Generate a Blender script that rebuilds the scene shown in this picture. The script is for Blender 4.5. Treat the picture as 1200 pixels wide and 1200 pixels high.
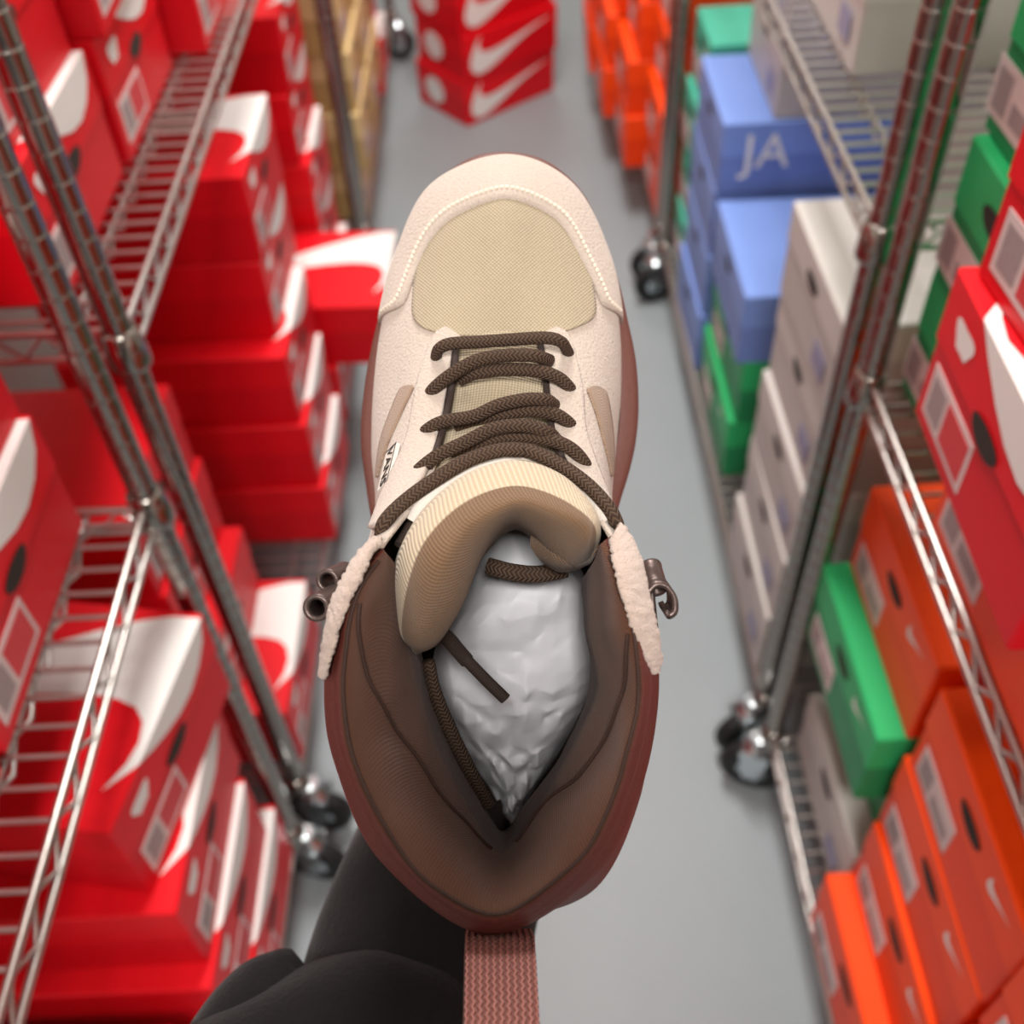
import bpy, bmesh, math, random
from mathutils import Vector, Matrix, Euler, noise
from mathutils.bvhtree import BVHTree

# ------------------------------------------------------------------ camera, light, exposure
scene = bpy.context.scene
COL = scene.collection
for o in list(bpy.data.objects):
    bpy.data.objects.remove(o, do_unlink=True)

cam_d = bpy.data.cameras.new('camera')
cam = bpy.data.objects.new('camera', cam_d)
COL.objects.link(cam)
cam.location = (0, 0, 1.5)
cam.rotation_euler = (0.7405, 0.04147, -0.02753)
cam_d.sensor_width = 36
cam_d.sensor_fit = 'HORIZONTAL'
cam_d.lens = 36.83
cam_d.clip_start = 0.02
cam_d.dof.use_dof = True
cam_d.dof.focus_distance = 0.355
cam_d.dof.aperture_fstop = 8.6
scene.camera = cam

scene.view_settings.view_transform = 'Standard'
scene.view_settings.look = 'None'
scene.view_settings.gamma = 1
scene.view_settings.use_curve_mapping = False
scene.view_settings.exposure = 0.04

world = bpy.data.worlds.new('world')
scene.world = world
world.use_nodes = True
world.node_tree.nodes['Background'].inputs[0].default_value = (1.0, 0.96, 0.93, 1)
world.node_tree.nodes['Background'].inputs[1].default_value = 0.14

LIGHTS = [   # x, y, z, size x, size y, watts
    (0.0, -0.75, 2.66, 0.42, 0.42, 41),
    (0.0, 1.8, 2.66, 0.5, 1.2, 54),
    (0.0, 4.4, 2.66, 0.55, 0.55, 16),
]
for (x, y, z, sx, sy, w) in LIGHTS:
    ld = bpy.data.lights.new('tube_light', 'AREA')
    ld.shape = 'RECTANGLE'; ld.size = sx; ld.size_y = sy; ld.energy = w
    ld.color = (1.0, 0.965, 0.93)
    lo = bpy.data.objects.new('tube_light', ld)
    lo.location = (x, y, z)
    COL.objects.link(lo)

# ------------------------------------------------------------------ materials
def s2l(c):
    return tuple((v/255/12.92) if v/255 <= .04045 else ((v/255+.055)/1.055)**2.4 for v in c)

def mat(name, rgb, rough=.6, metal=0, bump=0, scale=200, var=0, spec=.5, tex='noise', sheen=0, coat=0, coord='Object'):
    m = bpy.data.materials.new(name); m.use_nodes = True
    nt = m.node_tree; b = nt.nodes['Principled BSDF']
    c = s2l(rgb)
    b.inputs['Base Color'].default_value = (*c, 1)
    b.inputs['Roughness'].default_value = rough
    b.inputs['Metallic'].default_value = metal
    b.inputs['Specular IOR Level'].default_value = spec
    if sheen:
        b.inputs['Sheen Weight'].default_value = sheen
        b.inputs['Sheen Roughness'].default_value = .5
    if coat:
        b.inputs['Coat Weight'].default_value = coat
        b.inputs['Coat Roughness'].default_value = .15
    if bump or var:
        tc = nt.nodes.new('ShaderNodeTexCoord')
        n = nt.nodes.new('ShaderNodeTexNoise')
        n.inputs['Scale'].default_value = scale
        n.inputs['Detail'].default_value = 6
        nt.links.new(tc.outputs[coord], n.inputs['Vector'])
        if var:
            mx = nt.nodes.new('ShaderNodeMix'); mx.data_type = 'RGBA'
            lo_ = tuple(v*(1-var) for v in c); hi = tuple(min(1, v*(1+var)) for v in c)
            mx.inputs[6].default_value = (*lo_, 1); mx.inputs[7].default_value = (*hi, 1)
            nt.links.new(n.outputs['Fac'], mx.inputs[0])
            nt.links.new(mx.outputs[2], b.inputs['Base Color'])
        if bump:
            bp = nt.nodes.new('ShaderNodeBump')
            bp.inputs['Strength'].default_value = bump
            bp.inputs['Distance'].default_value = .001
            nt.links.new(n.outputs['Fac'], bp.inputs['Height'])
            nt.links.new(bp.outputs[0], b.inputs['Normal'])
    return m

def weave(name, rgb, rgb2, sx, sy, rough=.85, bump=.6, mode='mul', rot=0.0, dist=.0006, coord='UV', sheen=0.2):
    """woven / knitted / braided cloth from two crossing sine fields on UV (metres)"""
    m = bpy.data.materials.new(name); m.use_nodes = True
    nt = m.node_tree; b = nt.nodes['Principled BSDF']
    b.inputs['Roughness'].default_value = rough
    b.inputs['Specular IOR Level'].default_value = .25
    b.inputs['Sheen Weight'].default_value = sheen
    tc = nt.nodes.new('ShaderNodeTexCoord')
    mp = nt.nodes.new('ShaderNodeMapping'); mp.inputs['Rotation'].default_value[2] = rot
    nt.links.new(tc.outputs[coord], mp.inputs['Vector'])
    sep = nt.nodes.new('ShaderNodeSeparateXYZ'); nt.links.new(mp.outputs[0], sep.inputs[0])
    def sine(sock, k):
        a = nt.nodes.new('ShaderNodeMath'); a.operation = 'MULTIPLY'; a.inputs[1].default_value = k
        nt.links.new(sock, a.inputs[0])
        s = nt.nodes.new('ShaderNodeMath'); s.operation = 'SINE'
        nt.links.new(a.outputs[0], s.inputs[0])
        return s.outputs[0]
    if mode == 'rib':
        out = sine(sep.outputs[0], sx)
        o2 = sine(sep.outputs[1], sy)
        ad = nt.nodes.new('ShaderNodeMath'); ad.operation = 'MULTIPLY_ADD'
        ad.inputs[1].default_value = .3
        nt.links.new(o2, ad.inputs[0]); nt.links.new(out, ad.inputs[2]); h = ad.outputs[0]
    elif mode == 'braid':
        # chevrons: phase = sx*u + sy*pingpong(v)
        pg = nt.nodes.new('ShaderNodeMath'); pg.operation = 'PINGPONG'; pg.inputs[1].default_value = .0013
        nt.links.new(sep.outputs[1], pg.inputs[0])
        a1 = nt.nodes.new('ShaderNodeMath'); a1.operation = 'MULTIPLY'; a1.inputs[1].default_value = sx*.6
        nt.links.new(sep.outputs[0], a1.inputs[0])
        a2 = nt.nodes.new('ShaderNodeMath'); a2.operation = 'MULTIPLY_ADD'; a2.inputs[1].default_value = sy*.6
        nt.links.new(pg.outputs[0], a2.inputs[0]); nt.links.new(a1.outputs[0], a2.inputs[2])
        s_ = nt.nodes.new('ShaderNodeMath'); s_.operation = 'SINE'; nt.links.new(a2.outputs[0], s_.inputs[0]); h = s_.outputs[0]
    else:
        p = nt.nodes.new('ShaderNodeMath'); p.operation = 'MULTIPLY'
        nt.links.new(sine(sep.outputs[0], sx), p.inputs[0]); nt.links.new(sine(sep.outputs[1], sy), p.inputs[1])
        h = p.outputs[0]
    mr = nt.nodes.new('ShaderNodeMapRange'); mr.inputs[1].default_value = -1; mr.inputs[2].default_value = 1
    nt.links.new(h, mr.inputs[0])
    mx = nt.nodes.new('ShaderNodeMix'); mx.data_type = 'RGBA'
    mx.inputs[6].default_value = (*s2l(rgb2), 1); mx.inputs[7].default_value = (*s2l(rgb), 1)
    nt.links.new(mr.outputs[0], mx.inputs[0])
    nt.links.new(mx.outputs[2], b.inputs['Base Color'])
    bp = nt.nodes.new('ShaderNodeBump'); bp.inputs['Strength'].default_value = bump
    bp.inputs['Distance'].default_value = dist
    nt.links.new(mr.outputs[0], bp.inputs['Height']); nt.links.new(bp.outputs[0], b.inputs['Normal'])
    return m

M = {}
M['floor'] = mat('floor_paint', (150, 158, 161), .42, bump=.12, scale=6, var=.05, spec=.4)
M['wall'] = mat('wall_paint', (205, 200, 194), .8, bump=.1, scale=60)
M['chrome'] = mat('chrome_plate', (158, 152, 146), .17, 1, var=.04, scale=30)
M['wire'] = mat('zinc_wire', (196, 191, 186), .28, 1, var=.05, scale=40)
M['rubber'] = mat('black_rubber', (22, 22, 23), .6, bump=.2, scale=80)
M['hub'] = mat('caster_steel', (205, 212, 216), .22, 1, var=.05, scale=30)
def card(name, rgb, var=.05, rough=.45): return mat(name, rgb, rough, var=var, scale=9, bump=.06, spec=.3)
M['red'] = card('red_card', (214, 8, 26)); M['red_lid'] = card('red_lid_card', (226, 12, 28))
M['orange'] = card('orange_card', (240, 66, 10)); M['orange_lid'] = card('orange_lid_card', (250, 76, 10))
M['green'] = card('green_card', (34, 138, 82)); M['green_lid'] = card('green_lid_card', (46, 176, 104))
M['white'] = card('grey_white_card', (186, 180, 176)); M['white_lid'] = card('grey_white_lid', (200, 195, 190))
M['blue'] = card('blue_card', (112, 136, 200)); M['blue_lid'] = card('blue_lid_card', (124, 152, 218))
M['teal'] = card('teal_card', (62, 160, 136)); M['teal_lid'] = card('teal_lid_card', (80, 186, 158))
M['tan'] = card('tan_card', (190, 160, 104)); M['tan_lid'] = card('tan_lid_card', (222, 194, 140))
M['print'] = mat('white_print', (236, 234, 230), .5, var=.03, scale=30)
M['label'] = mat('paper_label', (214, 196, 194), .6, var=.06, scale=60)
M['label_ink'] = mat('label_ink', (158, 142, 142), .6, var=.2, scale=400)
M['label_red'] = mat('label_red_ink', (206, 60, 66), .6, var=.1, scale=120)
M['hole'] = mat('thumb_hole_shadow', (46, 36, 30), .9, var=.2, scale=50)
M['grey_print'] = mat('grey_blue_print', (140, 138, 168), .5, var=.1, scale=60)

M['suede'] = mat('cream_suede', (198, 183, 170), .95, bump=.9, scale=900, var=.16, spec=.1, sheen=.3)
M['suede_edge'] = mat('suede_raw_edge', (202, 181, 168), .95, bump=1, scale=1600, var=.18, spec=.1, sheen=.4)
M['rose_leather'] = mat('rose_brown_leather', (90, 38, 31), .55, bump=.35, scale=900, var=.12)
M['sole'] = mat('rose_brown_rubber', (108, 66, 58), .55, bump=.25, scale=500, var=.1)
M['vamp'] = weave('vamp_canvas', (190, 175, 149), (154, 138, 113), 4200, 4200)
M['window'] = weave('side_canvas', (178, 152, 130), (140, 114, 96), 4200, 4200, rot=.785)
M['tongue_mesh'] = weave('tongue_canvas', (194, 179, 152), (148, 132, 108), 4200, 3600, rot=.785)
M['tongue_rib'] = weave('tongue_ribbed_knit', (208, 191, 164), (186, 166, 138), 3600, 5000, mode='rib', bump=.7)
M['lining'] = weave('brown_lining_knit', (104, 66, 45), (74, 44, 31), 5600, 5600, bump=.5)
M['tongue_lining'] = weave('tongue_lining_knit', (132, 104, 78), (108, 82, 60), 5200, 5200, mode='rib', bump=.6)
M['lining_shaded'] = weave('shaded_lining_knit', (78, 46, 34), (60, 35, 27), 5600, 4600, rot=.785, bump=.5)  # same lining knit, the shade inside the heel put into its colour
M['lace'] = weave('brown_braid', (98, 78, 63), (62, 47, 39), 6800, 6800, mode='braid', bump=.8, dist=.0008, sheen=0)
M['binding'] = mat('dark_brown_binding', (52, 38, 32), .8, bump=.4, scale=1200, var=.15)
M['seam'] = mat('seam_thread', (58, 36, 28), .8, var=.2, scale=900, bump=.3)
M['stitch'] = mat('cream_thread', (238, 226, 208), .8, var=.1, scale=900)
M['hook'] = mat('gunmetal', (98, 84, 80), .38, .7, bump=.15, scale=700, var=.15)
M['webbing'] = weave('rose_webbing', (210, 136, 124), (150, 88, 78), 5200, 2400, mode='braid', bump=1.2, dist=.0012)
M['tissue'] = mat('white_tissue', (226, 226, 230), .55, bump=.3, scale=120, var=.03)
M['insole'] = mat('insole_foam', (40, 28, 24), .9, bump=.3, scale=700, var=.2)
M['white_tape'] = mat('white_woven_tape', (228, 220, 210), .85, bump=.5, scale=1300, var=.08)
M['ink'] = mat('dark_print_ink', (44, 38, 34), .7, var=.1, scale=600)
M['cloth'] = mat('black_fleece', (24, 22, 22), .95, bump=.5, scale=420, var=.25, spec=.1, sheen=.1)
M['skin'] = mat('skin', (196, 142, 116), .55, bump=.15, scale=500, var=.06)

# ------------------------------------------------------------------ helpers
def tag(o, label=None, cat=None, group=None, kind=None):
    if label: o['label'] = label
    if cat: o['category'] = cat
    if group: o['group'] = group
    if kind: o['kind'] = kind
    return o

def empty(name, loc=(0, 0, 0), rot=(0, 0, 0), parent=None):
    o = bpy.data.objects.new(name, None); o.empty_display_size = .05
    COL.objects.link(o); o.location = loc; o.rotation_euler = rot
    if parent: o.parent = parent
    return o

def mesh_obj(name, me, parent=None, loc=(0, 0, 0), rot=(0, 0, 0)):
    o = bpy.data.objects.new(name, me); COL.objects.link(o)
    o.location = loc; o.rotation_euler = rot
    if parent: o.parent = parent
    return o

class MB:
    def __init__(s): s.v = []; s.f = []; s.uv = []
    def add(s, vs, fs, uvs=None):
        b = len(s.v); s.v += [tuple(v) for v in vs]
        s.f += [tuple(b+i for i in f) for f in fs]
        s.uv += list(uvs) if uvs else [(v[0], v[1]) for v in vs]
        return s
    def box(s, x0, x1, y0, y1, z0, z1):
        return s.add([(x0,y0,z0),(x1,y0,z0),(x1,y1,z0),(x0,y1,z0),(x0,y0,z1),(x1,y0,z1),(x1,y1,z1),(x0,y1,z1)],
              [(0,3,2,1),(4,5,6,7),(0,1,5,4),(1,2,6,5),(2,3,7,6),(3,0,4,7)])
    def grid(s, rows, closed_u=False, uvs=None):
        """rows: list of rows of points; quads between"""
        n = len(rows[0]); vs = [p for r in rows for p in r]; fs = []
        for j in range(len(rows)-1):
            for i in range(n if closed_u else n-1):
                k = (i+1) % n
                fs.append((j*n+i, j*n+k, (j+1)*n+k, (j+1)*n+i))
        if uvs is None:
            uvs = []; acc_v = [0]*n
            for j, r in enumerate(rows):
                au = 0
                for i, p in enumerate(r):
                    if i: au += (Vector(p)-Vector(r[i-1])).length
                    if j: acc_v[i] += (Vector(p)-Vector(rows[j-1][i])).length
                    uvs.append((au, acc_v[i]))
        else:
            uvs = [q for r in uvs for q in r]
        return s.add(vs, fs, uvs)
    def tube(s, pts, r, seg=8, ry=None, up=None, cap=True):
        """swept tube; r number or list; ry second radius (flattened along 'up')"""
        pts = [Vector(p) for p in pts]; n = len(pts)
        rows = []; L = 0; uvr = []
        ref = Vector(up) if up else None
        prev = None
        for i, p in enumerate(pts):
            t = (pts[min(i+1, n-1)]-pts[max(i-1, 0)])
            if t.length < 1e-9: t = Vector((0, 0, 1))
            t.normalize()
            if i: L += (p-pts[i-1]).length
            if ref is not None: a = ref - t*ref.dot(t)
            elif prev is None:
                a = Vector((0, 0, 1)) if abs(t.z) < .9 else Vector((1, 0, 0)); a = a - t*a.dot(t)
            else: a = prev - t*prev.dot(t)
            if a.length < 1e-9: a = t.orthogonal()
            a.normalize(); prev = a; bb = t.cross(a)
            ra = r[i] if isinstance(r, (list, tuple)) else r
            rb = ra if ry is None else (ry[i] if isinstance(ry, (list, tuple)) else ry)
            row = []; uu = []
            for k in range(seg+1):
                an = 2*math.pi*k/seg
                row.append(p + bb*(ra*math.cos(an)) + a*(rb*math.sin(an))); uu.append((L, an*(ra+rb)/2))
            rows.append(row); uvr.append(uu)
        s.grid(rows, False, uvr)
        if cap:
            for row in (rows[0], rows[-1]):
                b = len(s.v); s.v += [tuple(q) for q in row[:-1]]; s.uv += [(0, 0)]*seg
                idx = tuple(range(b, b+seg)); s.f.append(idx if row is rows[-1] else idx[::-1])
        return s
    def lathe(s, prof, seg=16, M4=None):
        rows = []
        for (r, z) in prof:
            row = []
            for k in range(seg):
                a = 2*math.pi*k/seg; p = Vector((r*math.cos(a), r*math.sin(a), z))
                row.append(M4 @ p if M4 else p)
            rows.append(row)
        return s.grid(rows, True, [[(0, 0)]*seg for _ in rows])
    def mesh(s, name, m, smooth=False, weld=0):
        me = bpy.data.meshes.new(name); me.from_pydata(s.v, [], s.f)
        uvl = me.uv_layers.new(name='uv')
        for l in me.loops: uvl.data[l.index].uv = s.uv[l.vertex_index]
        if weld:
            bm = bmesh.new(); bm.from_mesh(me); bmesh.ops.remove_doubles(bm, verts=bm.verts, dist=weld)
            bmesh.ops.recalc_face_normals(bm, faces=bm.faces); bm.to_mesh(me); bm.free()
        me.materials.append(m)
        if smooth: me.polygons.foreach_set('use_smooth', [True]*len(me.polygons))
        me.update(); return me
    def obj(s, name, m, parent=None, smooth=False, loc=(0, 0, 0), rot=(0, 0, 0), weld=0):
        return mesh_obj(name, s.mesh(name, m, smooth, weld), parent, loc, rot)

def cr(p0, p1, p2, p3, t):
    return .5*((2*p1)+(p2-p0)*t+(2*p0-5*p1+4*p2-p3)*t*t+(3*p1-p0-3*p2+p3)*t*t*t)

def spl(pts, u, closed=False):
    """Catmull-Rom through pts, u in 0..1"""
    pts = [Vector(p) for p in pts]; n = len(pts)
    if closed:
        x = (u % 1.0)*n; i = int(x); t = x-i
        return cr(pts[(i-1) % n], pts[i % n], pts[(i+1) % n], pts[(i+2) % n], t)
    x = max(0, min(1, u))*(n-1); i = min(int(x), n-2); t = x-i
    a = pts[i-1] if i > 0 else pts[0]*2-pts[1]
    d = pts[i+2] if i+2 < n else pts[-1]*2-pts[-2]
    return cr(a, pts[i], pts[i+1], d, t)

def path(pts, n, closed=False):
    return [spl(pts, k/(n if closed else n-1), closed) for k in range(n)]

# ------------------------------------------------------------------ the room
def slab(name, x0, x1, y0, y1, z0, z1, m, label, cat):
    o = MB().box(x0, x1, y0, y1, z0, z1).obj(name, m)
    return tag(o, label, cat, kind='structure')
slab('floor', -1.0, 1.0, -2.6, 5.2, -.05, 0, M['floor'], 'smooth pale grey painted concrete floor of the stockroom aisle', 'floor')
slab('ceiling', -1.0, 1.0, -2.6, 5.2, 2.75, 2.8, M['wall'], 'plain white stockroom ceiling above the racks', 'ceiling')
slab('wall_left', -1.05, -1.0, -2.6, 5.2, 0, 2.75, M['wall'], 'plain white stockroom wall behind the left racks', 'wall')
slab('wall_right', 1.0, 1.05, -2.6, 5.2, 0, 2.75, M['wall'], 'plain white stockroom wall behind the right racks', 'wall')
slab('wall_back', -1.0, 1.0, 5.2, 5.25, 0, 2.75, M['wall'], 'plain white stockroom wall at the far aisle end', 'wall')

for i, (x, y, z, sx, sy, w) in enumerate(LIGHTS):
    f = MB().box(-sx/2-.03, sx/2+.03, -sy/2-.03, sy/2+.03, .03, .08)
    where = ['behind the photographer', 'over the middle of the aisle', 'at the far end of the aisle'][i]
    r = empty('ceiling_light', (x, y, z))
    tag(r, 'square white ceiling panel light hanging '+where, 'ceiling light', 'ceiling lights over the aisle')
    f.obj('housing', M['wall'], r)
    g = MB(); g.box(-sx/2-.03, -sx/2-.01, -sy/2-.03, sy/2+.03, -.01, .03); g.box(sx/2+.01, sx/2+.03, -sy/2-.03, sy/2+.03, -.01, .03)
    g.obj('side_rim', M['wall'], r)

# ------------------------------------------------------------------ wire racks on casters
DEPTH = .44
def post_mesh(z0, z1):
    prof = [(0, z0), (.0124, z0)]
    z = z0+.006; step = .0254
    while z+step < z1:
        prof += [(.0122, z), (.0127, z+.0006), (.0127, z+.0012), (.0127, z+step-.0032), (.0127, z+step-.0026), (.0122, z+step-.0020), (.0119, z+step-.0012)]
        z += step
    prof += [(.0127, z), (.0127, z1-.004), (.008, z1), (0, z1)]
    return MB().lathe(prof, 16).mesh('post', M['chrome'], True)
POST = post_mesh(.125, 1.92)
COLLAR = MB().lathe([(.0128, -.016), (.0185, -.016), (.0195, -.012), (.0165, .022), (.0128, .024)], 18).mesh('corner_collar', M['chrome'], True)
def tyre_mesh():
    m4 = Matrix.Rotation(math.pi/2, 4, 'X')
    return MB().lathe([(.022, -.012), (.040, -.013), (.047, -.010), (.050, 0), (.047, .010), (.040, .013), (.022, .012)], 28, m4).mesh('tyre', M['rubber'], True)
TYRE = tyre_mesh()
HUB = MB().lathe([(0, -.016), (.008, -.016), (.010, -.012), (.022, -.0125), (.024, -.010), (.024, .010), (.022, .0125), (.010, .012), (.008, .016), (0, .016)], 20, Matrix.Rotation(math.pi/2, 4, 'X')).mesh('hub', M['hub'], True)
def fork_mesh():
    b = MB()
    for s in (-1, 1):
        y0, y1 = (.0165*s, .0195*s) if s > 0 else (-.0195, -.0165)
        pts = [(-.011, .030), (.011, .030), (.022, .092), (.018, .098), (-.018, .098), (-.022, .092)]
        vs = [(x-.022+.022, y0, z+.01) for x, z in pts]+[(x, y1, z+.01) for x, z in pts]
        n = len(pts)
        b.add(vs, [tuple(range(n))[::-1], tuple(range(n, 2*n))]+[(i, (i+1) % n, n+(i+1) % n, n+i) for i in range(n)])
    b.lathe([(0, .100), (.020, .100), (.023, .104), (.023, .112), (.018, .118), (.012, .124), (.012, .135), (0, .135)], 20)
    return b.mesh('fork', M['hub'], False)
FORK = fork_mesh()

def wire_mesh(L):
    return MB().tube([(0, 0, 0), (L, 0, 0)], .0024, 6, cap=False).mesh('cross_wire', M['wire'], True)
WIRE = wire_mesh(DEPTH)

def shelf_frame(W):
    """long rails in local x = depth (0..DEPTH), y = width (0..W), z = 0 deck level"""
    b = MB()
    for x in (0, DEPTH):
        b.tube([(x, .012, .003), (x, W-.012, .003)], .0036, 8)
        b.tube([(x, .012, -.026), (x, W-.012, -.026)], .0036, 8)
        n = int(W/.055); zz = []
        for k in range(n*2+1):
            zz.append((x+.001, .014+(W-.028)*k/(n*2), .001 if k % 2 else -.024))
        b.tube(zz, .0024, 6, cap=False)
    for y in (0.012, W-.012):
        b.tube([(.0, y, .003), (DEPTH, y, .003)], .0034, 8); b.tube([(.0, y, -.026), (DEPTH, y, -.026)], .0034, 8)
        zz = [(DEPTH*k/18, y, .001 if k % 2 else -.024) for k in range(19)]
        b.tube(zz, .0022, 6, cap=False)
    return b
def shelf_mid(W):
    b = MB()
    for x in (.055, DEPTH/2, DEPTH-.055):
        b.tube([(x, .012, -.0050), (x, W-.012, -.0050)], .0030, 6)
        n = int(W/.05); zz = [(x, .014+(W-.028)*k/(n*2), -.007 if k % 2 else -.022) for k in range(n*2+1)]
        b.tube(zz, .0022, 6, cap=False)
    return b
FR = {}
def rack(side, y0, y1, zs, label, wires=True):
    """side +1 right, -1 left; front posts at x = side*.345"""
    W = y1-y0
    key = round(W, 3)
    if key not in FR: FR[key] = (shelf_frame(W).mesh('shelf', M['wire'], True), shelf_mid(W).mesh('support_rod', M['wire'], True))
    fm, sm = FR[key]
    # local frame: x into the rack. right: rot 0 ; left: rot pi (y flips)
    r = empty('wire_rack', (side*.345, y0 if side > 0 else y1, 0), (0, 0, 0 if side > 0 else math.pi))
    tag(r, label, 'rack', 'chrome wire racks along the aisle')
    for (x, y) in ((0, 0), (0, W), (DEPTH, 0), (DEPTH, W)):
        mesh_obj('post', POST, r, (x, y, 0))
        f = mesh_obj('caster', FORK, r, (x+(-.018 if x == 0 else .0), y, 0), (0, 0, random.uniform(-.5, .5)+(math.pi if y else 0)))
        mesh_obj('tyre', TYRE, f, (0, 0, .05)); mesh_obj('hub', HUB, f, (0, 0, .05))
    for z in zs:
        s = mesh_obj('shelf', fm, r, (0, 0, z))
        mesh_obj('support_rod', sm, s)
        for (x, y) in ((0, 0), (0, W), (DEPTH, 0), (DEPTH, W)): mesh_obj('corner_collar', COLLAR, s, (x, y, -.010))
        if wires:
            n = int((W-.05)/.0254)
            for k in range(n):
                mesh_obj('cross_wire', WIRE, s, (0, .03+k*(W-.06)/(n-1), .0030))
    return r
random.seed(4)
Z_LOW = .145; Z_NEAR = .812; Z_FAR = .938; Z_TOP = 1.62
rack(-1, -.555, .665, (Z_LOW, Z_NEAR), 'chrome wire rack nearest the camera on the left, filled with red boxes')
rack(-1, .740, 2.09, (Z_LOW, Z_FAR), 'chrome wire rack halfway down the left, red boxes on both shelves')
rack(-1, 2.165, 3.385, (Z_LOW, .80), 'far chrome wire rack on the left with tan boxes', False)
rack(1, -.438, .782, (Z_LOW, Z_NEAR), 'chrome wire rack nearest the camera on the right, orange boxes low down')
rack(1, .845, 2.03, (Z_LOW, Z_FAR), 'chrome wire rack halfway down the right with white and blue boxes')
rack(1, 2.10, 3.32, (Z_LOW, .80), 'far chrome wire rack on the right with orange boxes', False)

# ------------------------------------------------------------------ shoe boxes
SW = [(1.0, .36), (.87, .317), (.75, .275), (.62, .225), (.5, .165), (.4, .11), (.3, .06), (.22, .025), (.15, .005), (.09, .004),
      (.04, .03), (.012, .075), (0, .13), (.008, .19), (.03, .25), (.06, .31), (.095, .365), (.14, .42),
      (.115, .36), (.108, .31), (.118, .265), (.145, .235), (.19, .22), (.25, .215), (.35, .225), (.45, .245), (.55, .268), (.7, .302), (.85, .332)]
def swoosh_poly(bm, pts):
    vs = [bm.verts.new((x, y, 0)) for x, y in pts]
    f = bm.faces.new(vs)
    if f.normal.z < 0: f.normal_flip()
    return f
BOXC = {}
def big_print(d, w, h):
    """white tick on the lid top, running over the aisle edge and down the lid end"""
    bm = bmesh.new(); S = .46
    swoosh_poly(bm, [(x*S-.042, -.112+y*S) for x, y in SW])
    bmesh.ops.triangulate(bm, faces=bm.faces)
    for co, no in (((0, -w/2+.002, 0), (0, -1, 0)), ((0, w/2-.002, 0), (0, 1, 0)), ((d-.004, 0, 0), (1, 0, 0))):
        bmesh.ops.bisect_plane(bm, geom=bm.verts[:]+bm.edges[:]+bm.faces[:], plane_co=co, plane_no=no, clear_outer=True)
    bmesh.ops.bisect_plane(bm, geom=bm.verts[:]+bm.edges[:]+bm.faces[:], plane_co=(-.0008, 0, 0), plane_no=(1, 0, 0))
    for v in bm.verts:
        if v.co.x < -.0008: v.co = Vector((-.0008, v.co.y, h+.0008+(v.co.x+.0008)))
        else: v.co.z = h+.0008
    # keep it a thin printed layer
    me = bpy.data.meshes.new('tick_print'); bm.to_mesh(me); bm.free(); me.materials.append(M['print']); return me
def small_tick(scale, m):
    bm = bmesh.new(); swoosh_poly(bm, [((x-.5)*scale, (y-.2)*scale) for x, y in SW])
    bmesh.ops.triangulate(bm, faces=bm.faces)
    for v in bm.verts: v.co = Vector((-.0007, -v.co.x, v.co.y))
    me = bpy.data.meshes.new('tick_mark'); bm.to_mesh(me); bm.free(); me.materials.append(m); return me
def lens_mesh():
    n = 14; vs = []
    for k in range(n+1):
        a = math.pi*k/n; vs.append((-.0009, .024*math.cos(a), -.013*math.sin(a)))
    for k in range(1, n):
        a = math.pi*k/n; vs.append((-.0009, -.024*math.cos(a), .007*math.sin(a)))
    return MB().add(vs, [tuple(range(len(vs)))]).mesh('thumb_hole', M['hole'])
HOLE = lens_mesh()
def label_mesh(w, h):
    b = MB().box(-.0007, 0, -w/2, w/2, -h/2, h/2)
    return b.mesh('label', M['label'])
LABEL = label_mesh(.088, .044)
LINK = MB().box(-.0010, -.0007, .012, .038, -.016, .016).mesh('barcode', M['label_ink'])
LRED = MB().box(-.0010, -.0007, -.039, .006, -.017, .017).mesh('size_panel', M['label_red'])
LGREY = MB().box(-.0010, -.0007, -.036, .004, -.014, .002).mesh('print_lines', M['label_ink'])
TICK_W = small_tick(.045, M['print'])
JOTTER = MB().add([(-.0007, .016*math.cos(a)*(1+.25*math.sin(3*a)), .014*math.sin(a)*(1+.3*math.cos(2*a))) for a in [k*math.pi/20 for k in range(40)]],
                  [tuple(range(40))[::-1]]).mesh('emblem', M['print'])
PATCH = MB().box(-.0009, -.0002, -.022, .022, -.016, .016).mesh('printed_patch', M['grey_print'])
def tray(x0, x1, y0, y1, z0, z1, t=.0022, up=True, bev=.0022):
    """thin-walled tray; open at the top (up) or at the bottom (lid)"""
    bm = bmesh.new(); bmesh.ops.create_cube(bm, size=1)
    for v in bm.verts: v.co = Vector(((x0+x1)/2+v.co.x*(x1-x0), (y0+y1)/2+v.co.y*(y1-y0), (z0+z1)/2+v.co.z*(z1-z0)))
    f = max(bm.faces, key=lambda q: q.calc_center_median().z*(1 if up else -1))
    bm.faces.remove(f)
    es = [e for e in bm.edges if not e.is_boundary]
    bmesh.ops.bevel(bm, geom=es, offset=bev, segments=1, affect='EDGES')
    bmesh.ops.recalc_face_normals(bm, faces=bm.faces)
    bmesh.ops.solidify(bm, geom=bm.faces[:], thickness=t)
    return bm
def bm_mesh(bm, name, m):
    me = bpy.data.meshes.new(name); bm.to_mesh(me); bm.free(); me.materials.append(m); return me
def box_data(style, d, w, h):
    k = (style, d, w, h)
    if k not in BOXC:
        lh = .058 if style != 'white' else .05
        BOXC[k] = (bm_mesh(tray(.0015, d-.0015, -w/2+.0015, w/2-.0015, 0, h-.004), 'body', M[style]),
                   bm_mesh(tray(0, d, -w/2, w/2, h-lh, h, up=False), 'lid', M[style+'_lid']),
                   big_print(d, w, h) if style == 'red' else None)
    return BOXC[k]
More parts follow.
